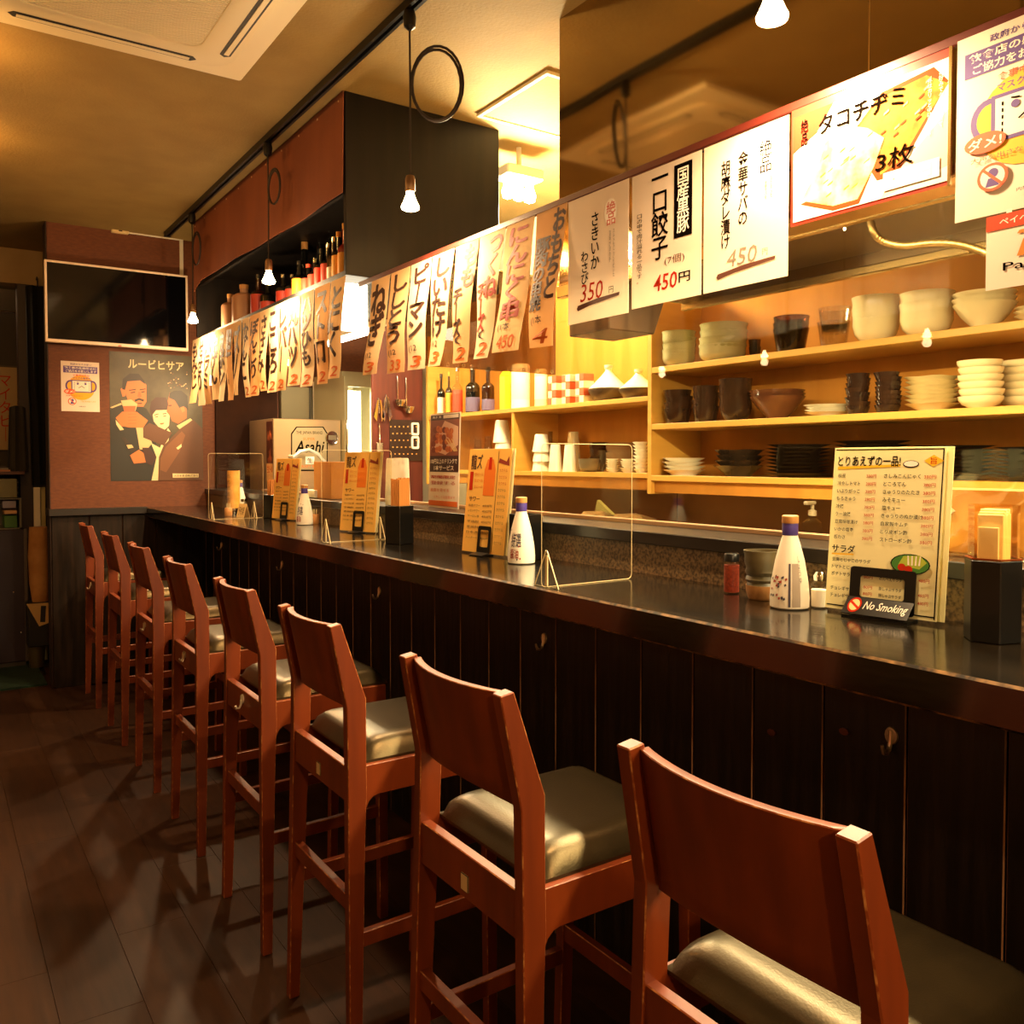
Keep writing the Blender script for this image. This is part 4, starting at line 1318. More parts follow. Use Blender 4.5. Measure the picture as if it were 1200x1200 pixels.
# top board
stack('round', 795, 50, 4, ZA, CEL, 'celadon bowl in the stack beside the shelf upright', 42, 0.36)
stack('round', 846, 58, 4, ZA, CEL, 'celadon bowl in the wider stack of four next to the brown tumblers', 46, 0.40)
stack('cup', 884, 26, 2, ZA, BRGL, 'small brown glass cup behind the celadon stacks', 26, 0.5, X=2.80)
stack('cup', 926, 42, 3, ZA, BRGL, 'brown glass tumbler in the stack on the top board', 43, 0.25)
stack('cup', 976, 38, 2, ZA, GLASSC, 'clear glass tumbler in the stack beside the cream bowls', 46, 0.55)
stack('round', 1025, 55, 2, ZA, CREAMC, 'deep cream bowl in the pair next to the clear tumblers', 54, 0.32)
stack('round', 1084, 62, 2, ZA, CREAMC, 'wide cream bowl in the pair beside the flat cream bowls', 52, 0.32)
stack('wide', 1152, 80, 3, ZA, CREAMC, 'flat cream bowl in the stack of three on the top board', 44, 0.22)
stack('plate', 1222, 90, 3, ZA, CREAMC, 'cream plate in the low pile on the top board', 18, 0.6)
# middle board
stack('cup', 794, 34, 4, ZB, DARKC, 'dark ribbed cup in the stack at the upright on the middle board', 40, 0.42)
stack('cup', 827, 32, 4, ZB, DARKC, 'dark ribbed cup in the stack next to the brown bowls', 43, 0.42)
stack('round', 862, 40, 2, ZB, DARKC, 'dark brown glazed bowl in the pair beside the big brown bowls', 50, 0.62)
stack('wide', 911, 72, 3, ZB, BROWNC, 'big reddish brown bowl in the nested stack', 35, 0.14)
stack('plate', 970, 54, 4, ZB, WHITEC, 'pale plate in the low pile beside the big brown bowls', 14, 0.6)
stack('cup', 1005, 28, 8, ZB, DARKC, 'small dark cup in the tall stack next to the pale plates', 48, 0.6)
stack('cup', 1040, 30, 8, ZB, DARKC, 'small dark cup in the tall stack next to the wavy cream dishes', 48, 0.6)
stack('wavy', 1092, 62, 7, ZB, CREAMC, 'wavy cream dish in the pile on the middle board', 41, 0.6)
stack('bowl', 1149, 50, 6, ZB, CREAMC, 'cream bowl in the stack beside the wavy dishes', 57, 0.6)
stack('bowl', 1200, 52, 6, ZB, CREAMC, 'cream bowl in the outer stack beyond the first cream bowls', 58, 0.6)
# lower board
stack('plate', 802, 64, 4, ZC, WHITEC, 'pale plate in the low pile on the lower board', 21, 0.7)
stack('wavy', 866, 60, 4, ZC, DKPL, 'dark wavy bowl in the pile on the lower board', 32, 0.5)
stack('plate', 936, 80, 9, ZC, DKPL, 'dark plate in the pile beside the wavy bowls', 40, 0.85)
stack('plate', 1022, 92, 10, ZC, DKPL, 'dark plate in the pile behind the menu board', 46, 0.88)
stack('plate', 1120, 95, 9, ZC, DKPL, 'dark plate in the pile beyond the menu board', 42, 0.88)
stack('plate', 1215, 95, 9, ZC, DKPL, 'dark plate in the outermost pile on the lower board', 42, 0.88)
# cup shelf, lower board
stack('upcup', 560, 12, 1, ZL2, GLASSC, 'clear glass standing upside down on the cup shelf', 40, 1)
stack('upcup', 572, 12, 1, ZL2, GLASSC, 'clear glass standing upside down beside the white cups', 40, 1)
stack('upcup', 589, 22, 4, ZL2, WHITEC, 'white cup in the narrow stack before the divider', 60, 0.42)
stack('upcup', 615, 20, 3, ZL2, WHITEC, 'white cup in the stack right after the divider', 41, 0.55)
stack('upcup', 634, 22, 3, ZL2, WHITEC, 'white cup in the second stack after the divider', 44, 0.55)
stack('upcup', 651, 17, 1, ZL2, WHITEC, 'tall pale cup standing upside down, first of two', 32, 1)
stack('upcup', 668, 18, 1, ZL2, WHITEC, 'tall pale cup standing upside down next to the grey bowls', 32, 1)
stack('cup', 645, 16, 1, ZL2, GLASSC, 'clear glass tumbler in the rear row of the cup shelf', 46, 1, X=2.84)
stack('upcup', 672, 18, 1, ZL2, CREAMC, 'cream tumbler in the rear row of the cup shelf', 46, 1, X=2.84)
stack('round', 691, 26, 2, ZL2, M('grey_glaze', '#7a7058', 0.3), 'small grey bowl in the pair under the white saucer', 16, 0.5)
stack('bowl', 702, 24, 3, ZL2, DARKC, 'dark lacquer bowl in the rear stack of the cup shelf', 34, 0.5, X=2.84)
stack('bowl', 728, 36, 2, ZL2, M('dish_brown2', '#8a6a48', 0.25), 'brown bowl in the rear pair behind the saucers', 34, 0.5, X=2.84)
stack('plate', 718, 16, 6, ZL2, WHITEC, 'small white saucer in the first little pile', 16, 0.8, X=2.65)
stack('plate', 736, 18, 6, ZL2, WHITEC, 'small white saucer in the second little pile', 16, 0.8, X=2.65)
stack('plate', 752, 22, 9, ZL2, WHITEC, 'small white saucer in the pile at the upright', 36, 0.85, X=2.66)

# cup shelf, upper board: bottles, cartons, tagines
def shelf_bottle(px, topy, wpx, body, cap, lab, label, **kw):
    p = onx(px, topy, 2.68)
    r = wpx * depth(p) / FPX / 2
    bottle('liquor_bottle', label, (2.62 + r, onx(px, topy, 2.62 + r).y, ZL1 + 0.0003), onx(px, topy, 2.62 + r).z - ZL1, r, body, cap, lab, group='bottles on the cup shelf', **kw)


shelf_bottle(517, 438, 9, DKGLASS, BLACKP, WHL, 'dark slim bottle with black and white label on the cup shelf', labh=(0.1, 0.8))
shelf_bottle(526, 436, 8, AMBER, GOLDL, GOLDL, 'slim bottle with a yellow label on the cup shelf', labh=(0.1, 0.95))
shelf_bottle(536, 430, 12, GLASSC, CHROME, REDL, 'clear bottle with an orange red label on the cup shelf', labh=(0.1, 0.95))
shelf_bottle(554, 428, 17, DKGLASS, CHROME, M('label_violet', '#6a5a78', 0.5), 'big dark sake bottle with a violet label', labh=(0.05, 0.6))
shelf_bottle(572, 430, 15, AMBER, BLACKP, M('label_violet', '#6a5a78'), 'brown sake bottle with a pale label beside the yellow carton', labh=(0.05, 0.5))


def carton(px, topy, wpx, c, label, kind='box', z=ZL1, cat='carton'):
    p = onx(px, topy, 2.68)
    w = wpx * depth(p) / FPX
    r = w / 2
    X = 2.62 + r
    p = onx(px, topy, X)
    hh = p.z - z
    if kind == 'can':
        t = thing('tin_can', label, cat, (X, p.y, z + 0.0003))
        MB().lathe([(0, 0), (r, 0), (r, hh * 0.96), (r * 0.94, hh), (0, hh)], 18).build('body', c, t)
        MB().lathe([(r * 1.01, hh * 0.2), (r * 1.015, hh * 0.22), (r * 1.015, hh * 0.8), (r * 1.01, hh * 0.82)], 18).build('label', WHL, t)
        MB().lathe([(0, hh), (r * 0.8, hh), (r * 0.8, hh + 0.006), (0, hh + 0.006)], 14).build('lid', CREAMC, t)
        return t
    t = thing('drink_carton', label, cat, (X, p.y, z + 0.0003))
    MB().box(-r * .8, r * .8, -r * .8, r * .8, 0, hh * .85).build('body', c, t, bevel=0.003)
    MB().prism([(-r * .8, hh * .85), (r * .8, hh * .85), (0.002, hh), (-0.002, hh)], 'y', -r * .8, r * .8).build('gable', c, t)
    return t


carton(593, 434, 14, M('carton_yellow', '#e0c020', 0.5), 'yellow carton beside the sake bottles')
carton(610, 428, 22, M('roll_white', '#f4ecd8', 0.6), 'tall white canister on the cup shelf', 'can', cat='canister')
carton(634, 434, 15, M('roll_cream', '#d8c8a0', 0.6), 'cream canister next to the red and white cups', 'can', cat='canister')
# stacks of small red and white boxed cups
RW1, RW2 = M('check_red', '#c0562c', 0.5), M('check_cream', '#e8d6b0', 0.5)
for ix in range(3):
    for iz in range(4):
        p = onx(653 + ix * 16, 470, 2.66)
        w = 15.5 * depth(p) / FPX
        hh = 8.6 * depth(p) / FPX
        c = thing('sake_cup_box', 'small red and cream checked box in the pile beside the tagines', 'box', (2.66, p.y, ZL1 + 0.0003 + iz * hh), 0, 'checked boxes beside the tagines')
        q = MB()
        q.box(-w / 2, w / 2, -w / 2, 0, 0, hh * 0.95, 0)
        q.box(-w / 2, w / 2, 0.0002, w / 2, 0, hh * 0.95, 1)
        q.build('body', [RW1, RW2] if (ix + iz) % 2 else [RW2, RW1], c, bevel=0.001)
for px, wpx, ty, lb in ((713, 48, 428, 'white lidded tagine next to the checked boxes'), (748, 46, 433, 'white lidded tagine at the shelf upright')):
    p = onx(px, 465, 2.74)
    r = wpx * depth(p) / FPX / 2
    X = 2.61 + r
    p = onx(px, ty, X)
    hh = p.z - ZL1
    t = thing('tagine', lb, 'tagine', (X, p.y, ZL1 + 0.0003))
    MB().lathe([(0, 0), (r * 0.7, 0), (r * 0.78, hh * 0.1), (r * 0.98, hh * 0.3), (r * 0.98, hh * 0.34), (r * 0.9, hh * 0.34), (r * 0.7, hh * 0.12), (0, hh * 0.1)], 24).build('base', M('tagine_base', '#4a3c2c', 0.35), t)
    MB().lathe([(r * 0.9, hh * 0.335), (r * 0.96, hh * 0.36), (r * 0.7, hh * 0.5), (r * 0.35, hh * 0.7), (r * 0.16, hh * 0.84), (r * 0.15, hh * 0.88), (r * 0.2, hh * 0.92), (r * 0.2, hh), (0, hh)], 24).build('lid', TAJ, t)
# foil packs on the rear worktop
FOIL = M('foil_pack', '#a88452', 0.3, 0.4, col2='#6a5030', nscale=18)
for k, (px, w) in enumerate(((690, 0.16), (730, 0.18))):
    p = onx(px, 600, 2.46)
    tg = MB().lathe([(0, 0), (w * 0.5, 0.004), (w * 0.52, 0.02), (w * 0.3, 0.045), (0, 0.05)], 16, wob=lambda a, kk: 0.18 * sin(3 * a + 2 * kk) + 0.07 * sin(7 * a))
    o = tg.build('food_pack', FOIL, loc=(2.50, p.y, 1.108))
    tag(o, ['crumpled wrapped food pack on the rear worktop', 'larger wrapped food pack beside the crumpled one on the rear worktop'][k], 'food pack')
p0 = onx(715, 590, 2.62)
tag(MB().prism([(-0.1, 0.0), (0.1, 0.0), (0.07, 0.10)], 'x', 2.6, 2.62).xf(lambda q: (q[0], p0.y + q[1], 1.1003 + q[2])).build('cutting_board', M('olive_board', '#8a7a3a', 0.5), world=True), 'olive triangular board leaning at the back of the rear worktop', 'board')
# clear plastic bag of bread on the ledge, beside the large menu
pb = onx(1160, 600, 1.66)
bag = thing('plastic_bag', 'clear plastic bag with paper packs on the ledge behind the napkin box', 'bag', (1.64, pb.y, 1.2003))
BAGM = clear('bag_film', (0.95, 0.9, 0.78), gloss=0.10, rough=0.12)
bm_ = MB().slab(lambda u, v, d: (-0.035 - 0.02 * sin(pi * v) * sin(pi * u) + 0.012 * sin(9 * u + 6 * v) + (0.07 if d else 0) * sin(pi * v * 0.95 + 0.1), -0.14 + 0.28 * u, 0.155 * v + 0.004 * sin(14 * u)), 14, 10, 0.05)
bm_.build('film', BAGM, bag)
MB().prism([(0.118, 0.02), (0.128, 0.148), (0.05, 0.085), (0.105, 0.05)], 'x', -0.012, -0.008).build('paper_pack', M('pack_white', '#f4ead0', 0.5), bag)
MB().box(-0.006, 0.004, -0.13, 0.125, 0.003, 0.13).build('wrapped_pack', M('pack_tan', '#c8862c', 0.45, col2='#e0ac50', nscale=12), bag, bevel=0.004)

# ---------------------------------------------------------------- utensil panel, fridge, beer server
RW = M('panel_redwood', '#5a2214', 0.45, col2='#47190f', nscale=4, stretch=(5, 5, 0.5))
up_ = thing('utensil_panel', 'red-brown wooden panel with hanging utensils at the end of the cup shelf', 'panel', (2.44, 4.86, 1.1))
ux0_, ux1_ = ony(437, 500, 4.84).x, 2.598
MB().box(ux0_, ux1_, 4.84, 4.865, 0, 2.3).build('board', RW, up_, world=True, bevel=0.002)
MB().box(ux0_ + 0.11, ux1_ - 0.005, 4.832, 4.84, ony(470, 540, 4.84).z, ony(470, 492, 4.84).z).build('perforated_plate', M('perf_dark', '#2a1a12', 0.4), up_, world=True)
pd = MB()
for i in range(7):
    for j in range(5):
        pp_ = ony(458 + i * 5 + (j % 2) * 2.5, 500 + j * 8, 4.8315)
        if pp_.x < ux1_ - 0.015:
            pd.box(pp_.x - 0.004, pp_.x + 0.004, 4.8305, 4.832, pp_.z - 0.004, pp_.z + 0.004)
pd.build('perforation', M('perf_gold', '#b8884a', 0.4), up_, world=True)['kind'] = 'stuff'
def hung(name, label, x, y0, y1, head):
    a, b = ony(x, y0, 4.82), ony(x, y1, 4.82)
    t = thing(name, label, 'utensil', (a.x, 4.82, b.z), 0, 'utensils hanging on the red-brown panel')
    L = a.z - b.z
    MB().tube([(0, 0.018, L), (0, 0.004, L - 0.005), (0, 0, L * 0.8), (0, 0, 0.05)], 0.004, 8).build('handle', CHROME, t)
    if head == 'ladle':
        MB().lathe([(0, 0.004), (0.022, 0.01), (0.035, 0.035), (0.037, 0.05), (0.034, 0.05), (0.03, 0.034), (0, 0.012)], 16, c=(0.01, -0.01, 0)).build('bowl', CHROME, t)
    elif head == 'tongs':
        for s in (-1, 1):
            MB().prism([(s * 0.004, L * 0.9), (s * 0.012, L * 0.9), (s * 0.034, 0.03), (s * 0.016, 0.0), (s * 0.012, 0.03)], 'y', -0.006, 0.006).build('arm', CHROME, t)
    else:
        MB().box(-0.022, 0.022, -0.004, 0.004, 0, 0.07).build('blade', CHROME, t, bevel=0.003)
    return t


hung('tongs', 'steel tongs hanging at the edge of the red-brown panel', 444, 466, 494, 'tongs')
hung('tongs', 'steel tongs hanging between the ladle and the panel edge', 453, 462, 494, 'tongs')
hung('ladle', 'steel ladle hanging on the red-brown panel', 466, 440, 478, 'ladle')
hung('ladle', 'smaller steel ladle hanging lower on the red-brown panel', 476, 442, 486, 'ladle')
hung('spatula', 'short steel spatula hanging under the tongs', 445, 496, 532, 'spat')
wb_ = ony(487, 512, 4.82)
hk = thing('rack_frame', 'white plastic double frame hanging beside the yellow upright', 'rack', (wb_.x, 4.825, ony(487, 528, 4.82).z))
for zz in (0.05, 0.135):
    ring(MB(), rrect(0, 0, 0.04, 0.015), rrect(0, 0, 0.027, 0.008), -0.006, 0.006).xf(lambda q: (q[0] * 0.62, q[2], zz + q[1])).build('loop', WHITEP, hk)
# kitchen end wall finish and lit glass-door fridge
fr = thing('glass_fridge', 'glass-door fridge lit by a bright inner lamp panel', 'fridge', (2.36, 5.5, 0))
fx0, fx1 = ony(403, 500, 5.28).x, ony(438, 500, 5.28).x
fz1, fz0 = ony(420, 441, 5.28).z, 0.75
FRM = M('fridge_frame', '#a89c78', 0.35, 0.5)
MB().box(fx0, fx1 + 0.1, 5.80, 5.82, 0, fz1).build('back', WHITEP, fr, world=True)
for a, b in ((fx0, fx0 + 0.02), (fx1 + 0.08, fx1 + 0.1)):
    MB().box(a, b, 5.30, 5.80, 0, fz1).build('side', FRM, fr, world=True)
MB().box(fx0, fx1 + 0.1, 5.30, 5.80, fz1, fz1 + 0.03).build('top', FRM, fr, world=True)
MB().box(fx0, fx1 + 0.1, 5.30, 5.80, 0, fz0).build('base', FRM, fr, world=True)
dr = MB()
for a in ((fx0, fx0 + 0.025, fz0, fz1), (fx1 - 0.02, fx1 + 0.1, fz0, fz1), (fx0 + 0.025, fx1 - 0.02, fz1 - 0.07, fz1), (fx0 + 0.025, fx1 - 0.02, fz0, fz0 + 0.06)):
    dr.box(a[0], a[1], 5.27, 5.30, a[2], a[3])
do = dr.build('door', FRM, fr, world=True)
MB().box(fx0 + 0.025, fx1 - 0.02, 5.283, 5.288, fz0 + 0.06, fz1 - 0.07).build('pane', GLASS, do, world=True)
MB().tube([(fx0 + 0.012, 5.262, 1.45), (fx0 + 0.012, 5.255, 1.5), (fx0 + 0.012, 5.255, 1.6), (fx0 + 0.012, 5.262, 1.65)], 0.008, 8).build('handle', CHROME, do, world=True)
MB().box(fx0 + 0.035, fx0 + 0.155, 5.36, 5.38, 1.02, fz1 - 0.09).build('lamp_panel', M('fridge_tube', '#ffffff', 0.3, emit='#fff4c8', estr=14), fr, world=True)
# grey steel cabinet with rounded corner behind the beer server
sx0_, sx1_ = ony(330, 480, 5.84).x, ony(402, 480, 5.84).x
sz1 = ony(360, 454, 5.84).z
GREYS = M('grey_steel', '#6e6650', 0.35, 0.5)
gc = thing('steel_cupboard', 'tall grey steel cupboard with a rounded corner behind the beer server', 'cupboard', ((sx0_ + sx1_) / 2, 5.86, 0))
c_ = [(sx0_, 0.0), (sx1_, 0.0), (sx1_, sz1 - 0.06)] + [(sx1_ - 0.06 + 0.06 * cos(t), sz1 - 0.06 + 0.06 * sin(t)) for t in (0.4, 0.8, 1.2, 1.57)] + [(sx0_, sz1)]
MB().prism(c_, 'y', 5.845, YW - 0.0005).build('body', GREYS, gc, world=True, bevel=0.002)
MB().box(sx0_ + 0.2, sx0_ + 0.21, 5.84, 5.846, 1.0, 1.9).build('seam', M('seam_dark', '#3a3428', 0.5), gc, world=True)
dk = MB().box(1.60, sx0_ - 0.02, YW - 0.03, YW - 0.0005, 1.0, CB - 0.0005).build('wall_kitchen_panel', DARKWALL)
struct(dk, 'dark brown panel beside the beer server')
# beer server
bx0, by0 = 1.80, 5.32
bx1, bz0, bz1 = fx0 - 0.004, 1.0003, onx(320, 490, bx0).z
bs = thing('beer_server', 'brushed steel beer server with a black brewery logo', 'beer server', ((bx0 + bx1) / 2, 5.55, bz0))
SRV = M('server_steel', '#b59a78', 0.32, 0.75)
MB().box(bx0, bx1, by0, 5.80, bz0 + 0.02, bz1).build('body', SRV, bs, world=True, bevel=0.004)
for a in ((bx0 + 0.03, by0 + 0.03), (bx1 - 0.03, by0 + 0.03), (bx0 + 0.03, 5.77), (bx1 - 0.03, 5.77)):
    MB().lathe([(0, 0), (0.015, 0), (0.015, 0.021), (0, 0.021)], 10, c=(a[0], a[1], bz0)).build('foot', BLACKP, bs, world=True)
F = frame((bx0, by0 - 0.0006, 0), (1, 0, 0), (0, 0, 1))
def sp_(x, y):
    p = ony(x, y, by0)
    return (p.x - bx0, p.z)


oc = [(341, 508), (347, 500), (379, 500), (384, 508), (384, 552), (341, 552)]
oo = [sp_(*q) for q in oc]
cu_, cv_ = sum(p[0] for p in oo) / 6, sum(p[1] for p in oo) / 6
bd_ = MB()
bd_.add([F(u, v, 0.0004) for u, v in oo], [list(range(6))[::-1]], 0)
bd_.add([F(cu_ + (u - cu_) * 0.94, cv_ + (v - cv_) * 0.95, 0.0008) for u, v in oo], [list(range(6))[::-1]], 1)
bd_.build('badge', [INK, M('badge_steel', '#a89878', 0.35, 0.6)], bs, world=True, recalc=False)
lg = MB()
a, b = sp_(346, 530), sp_(380, 517)
put(lg, 'Asahi', (*a, *b), flat(F, 0.0012), 0, bold=0.035, shear=0.25)
a, b = sp_(360, 542.5), sp_(366, 536.5)
lg.add([F(u, v, 0.0010) for u, v in ((a[0] - .012, a[1] - .008), (b[0] + .012, a[1] - .008), (b[0] + .012, b[1] + .008), (a[0] - .012, b[1] + .008))], [(0, 1, 2, 3)], 2)
put(lg, '生', (*a, *b), flat(F, 0.0014), 0, bold=0.01)
a, b = sp_(355, 516), sp_(369, 513)
put(lg, 'SUPER', (*a, *b), flat(F, 0.0012), 1, bold=0.01)
a, b = sp_(350, 548), sp_(376, 545)
put(lg, 'DRAFT BEER', (*a, *b), flat(F, 0.0012), 1)
a, b = sp_(347, 509.5), sp_(378, 505.5)
put(lg, 'THE JAPAN BRAND', (*a, *b), flat(F, 0.0012), 0)
lg.build('logo', [INK, INKORANGE, WHITEPR], bs, world=True, recalc=False)
p = ony(388.5, 513, by0)
dl = MB().lathe([(0, 0.0), (0.042, 0.0), (0.045, 0.006), (0.042, 0.014), (0.036, 0.012), (0, 0.012)], 24, axis='y').xf(lambda q: (p.x + q[0], by0 - q[1], p.z + q[2])).build('dial', CHROME, bs, world=True)
MB().box(p.x - 0.026, p.x + 0.026, by0 - 0.0135, by0 - 0.0125, p.z - 0.014, p.z + 0.016).build('dial_plate', M('dial_grey', '#8a7c66', 0.3, 0.6), dl, world=True)
# side panel picture strip on the server, facing the counter
F = frame((bx0 - 0.0005, 5.42, 1.28), (0, -1, 0), (0, 0, 1))
st = MB()
st.add([F(u, v, 0) for u, v in ((-0.03, 0.09), (0.088, 0.09), (0.088, 0.355), (-0.03, 0.355))], [(0, 1, 2, 3)], 0)
st.add([F(u, v, 0) for u, v in ((-0.03, -0.02), (0.088, -0.02), (0.088, 0.087), (-0.03, 0.087))], [(0, 1, 2, 3)], 1)
st.build('side_sticker', [M('sticker_dark', '#3a140c', 0.4, col2='#a8542a', nscale=14, contrast=(0.5, 0.7)), M('sticker_amber', '#c8823a', 0.5, col2='#e0b070', nscale=20)], bs, world=True, recalc=False)
l_ = MB()
put(l_, '生ビール', (-0.02, 0.03, 0.08, 0.075), flat(F, 0.0004), 0, bold=0.01)
l_.build('side_lettering', INKRED, bs, world=True, recalc=False)
tp = [ony(x, y, by0 - 0.08) for x, y in ((345, 535), (352, 529), (362, 527), (372, 532), (380, 541), (384, 550))]
MB().tube([(tp[0].x, by0, tp[0].z)] + tp, 0.012, 10).build('tap_spout', M('tap_chrome', '#e8e4d8', 0.2, 0.6), bs, world=True)
# kitchen wall lamp
wl = onz(608, 204, 2.70)
wlm = thing('kitchen_lamp', 'white lamp housing with bright bulbs below the kitchen ceiling', 'lamp', (wl.x, wl.y, 2.67))
MB().prism([(-0.10, 0.0), (0.10, 0.0), (0.10, 0.05), (-0.10, 0.05)], 'y', -0.06, 0.06).build('housing', WHITEP, wlm, bevel=0.006)
MB().tube([(0, 0, 0.05), (0, 0, CZ - 2.67 - 0.0005)], 0.012, 10).build('stem', WHITEP, wlm)
for s in (-0.06, 0.0, 0.06):
    MB().lathe([(0, 0.0), (0.014, 0.0), (0.02, -0.03), (0.03, -0.06), (0.024, -0.085), (0, -0.095)], 14, c=(s, 0, 0)).build('bulb', M('bulb_kitchen', '#ffffff', 0.3, emit='#fff0d0', estr=60), wlm)
point('kitchen_light', (wl.x, wl.y, 2.67 - 0.2), KITCHEN_W * 1.25, SOFT, 0.08)
# lit lantern box under the cabinet; added hidden bulbs backlight the far strips
lp = ony(419, 358, 3.32)
w = 28 * depth(lp) / FPX
hh = 56 * depth(lp) / FPX
lb_ = thing('lantern_box', 'glowing white lantern box under the black cabinet', 'lamp', (lp.x, 3.36, lp.z - hh / 2))
MB().box(-w / 2, w / 2, -0.04, 0.04, 0, hh).build('diffuser', M('lantern_glow', '#ffffff', 0.4, emit='#fff2d2', estr=9), lb_, bevel=0.012, seg=3)
MB().box(-w / 2 + 0.01, w / 2 - 0.01, -0.03, 0.03, hh, CB - (lp.z - hh / 2) - 0.0005).build('mount', BLACKM, lb_)
for k, px in enumerate((250, 340)):
    q = onx(px, 420, 1.47)
    t = thing('backlight_bulb', ['bulb hanging behind the paper strips next to the beer poster', 'bulb hanging behind the paper strips before the lantern box'][k], 'lamp', (1.47, q.y, CB - 0.27))
    MB().lathe([(0, 0.2695), (0.02, 0.2695), (0.02, 0.25), (0.005, 0.24), (0.005, 0.12), (0.018, 0.11), (0.018, 0.08), (0, 0.08)], 12).build('socket', BLACKM, t)
    MB().lathe([(0, 0.08), (0.014, 0.08), (0.03, 0.045), (0.026, 0.015), (0, 0.0)], 14).build('bulb', BULB, t)
    point('backlight', (1.465, q.y, CB - 0.29), 7.0, WARM, 0.03)
tube_lamp('shelf_lamp', 'strip lamp under the black cabinet lighting the beer server', (1.95, 4.5, CB - 0.031), 0.9, None, power=KITCHEN_W * 0.2)
# clear vinyl curtain below the hood end
vx0, vx1 = ony(497, 430, 3.1).x, ony(652, 436, 3.1).x
vz = ony(575, 434, 3.1).z
vc = thing('vinyl_curtain', 'brownish clear vinyl curtain with eyelets along its lower edge', 'curtain', ((vx0 + vx1) / 2, 3.1, vz))
MB().slab(lambda u, v, d: (vx0 + (vx1 - vx0) * u, 3.1 + 0.008 * sin(u * 15) - d, vz + 0.42 * v), 24, 2, 0.001).build('sheet', clear('vinyl_brown', (0.5, 0.38, 0.26), gloss=0.06, rough=0.25), vc, world=True)
MB().tube([(vx0, 3.1, vz + 0.42), (vx1 + 0.02, 3.1, vz + 0.42)], 0.008, 8).build('curtain_rod', CHROME, vc, world=True)
for xx in (vx0 + 0.02, 2.06):
    MB().tube([(xx, 3.1, vz + 0.42), (xx, 3.1795, vz + 0.43)], 0.005, 6).build('bracket', CHROME, vc, world=True)
for k in range(9):
    xx = vx0 + 0.03 + (vx1 - vx0 - 0.06) * k / 8
    pts = [(xx + 0.007 * cos(t), 3.094, vz + 0.012 + 0.007 * sin(t)) for t in [2 * pi * i / 10 for i in range(10)]]
    MB().tube(pts, 0.002, 5, closed=True).build('eyelet', CHROME, vc, world=True)
# ---------------------------------------------------------------- sign rail with paper strips
RX, RZ = 1.42, 2.072
rl = thing('sign_rail', 'thin dark red rail holding the price signs', 'rail', (RX, 1.7, RZ))
MB().box(RX + 0.001, RX + 0.013, 0.2, CY0 - 0.0005, RZ - 0.004, RZ + 0.014).build('bar', M('rail_red', '#5a1f16', 0.4), rl, world=True, bevel=0.002)
for y in (0.40, 1.45):
    MB().tube([(RX + 0.007, y, RZ + 0.012), (RX + 0.16, y, RZ + 0.05), (1.7295, y, RZ + 0.06)], 0.003, 6).build('wire', BLACKM, rl, world=True)
STRIPP = [paper('strip_paper_a', '#f0d6ae', 0.4), paper('strip_paper_b', '#ecc89a', 0.4), paper('strip_paper_c', '#f3e0c2', 0.4)]
BRUSH = M('brush_brown', '#3a1c10', 0.7)
BRRED = M('brush_red', '#a83220', 0.7)
BROR = M('brush_orange', '#d9671c', 0.7)


def strip(x0, x1, yt0, yt1, b0, b1, yb, lines, price, label, group, Xt, Xb, mat, red=0, pcol=2, small=None):
    """paper strip between photograph corners: top (x0,yt0)-(x1,yt1) on plane Xt, bottom (b0..b1, yb) on plane Xb"""
    A, B = onx(x0, yt0, Xt), onx(x1, yt1, Xt)
    C, D = onx(b0, yb, Xb), onx(b1, yb - (b1 - b0) * 0.12, Xb)
    nrm = Vector((-1, 0, 0))
    ph = random.random() * 6

    def fn(u, v, d=0.0):
        t = A.lerp(B, u)
        bt = C.lerp(D, u)
        p = bt.lerp(t, v)
        bulge = 0.012 * sin(pi * v) * sin(pi * u) + 0.006 * sin(2 * pi * v + ph)
        return p + nrm * (bulge * (1 - v) * 1.5 + d)
    o = MB().slab(lambda u, v, d: fn(u, v, d), 4, 10, 0.0006).build('paper_strip', mat, world=True)
    tag(o, label, 'paper strip', group)
    l = MB()
    n = len(lines)
    for i, (s, r) in enumerate(lines):
        put(l, s, r, lambda u, v: fn(u, v, 0.0012), 1 if red else 0, vert=True, bold=0.05, shear=0.0, line=0.86)
    if small:
        put(l, small[0], small[1], lambda u, v: fn(u, v, 0.0012), 0, bold=0.005)
    if price:
        put(l, price, (0.18, 0.025, 0.82, 0.125), lambda u, v: fn(u, v, 0.0012), pcol, bold=0.03, shear=0.2)
    l.build('lettering', [BRUSH, BRRED, BROR], o, world=True, recalc=False)
    return o


def ry(x):
    return 541 - 0.4065 * (x + 86)


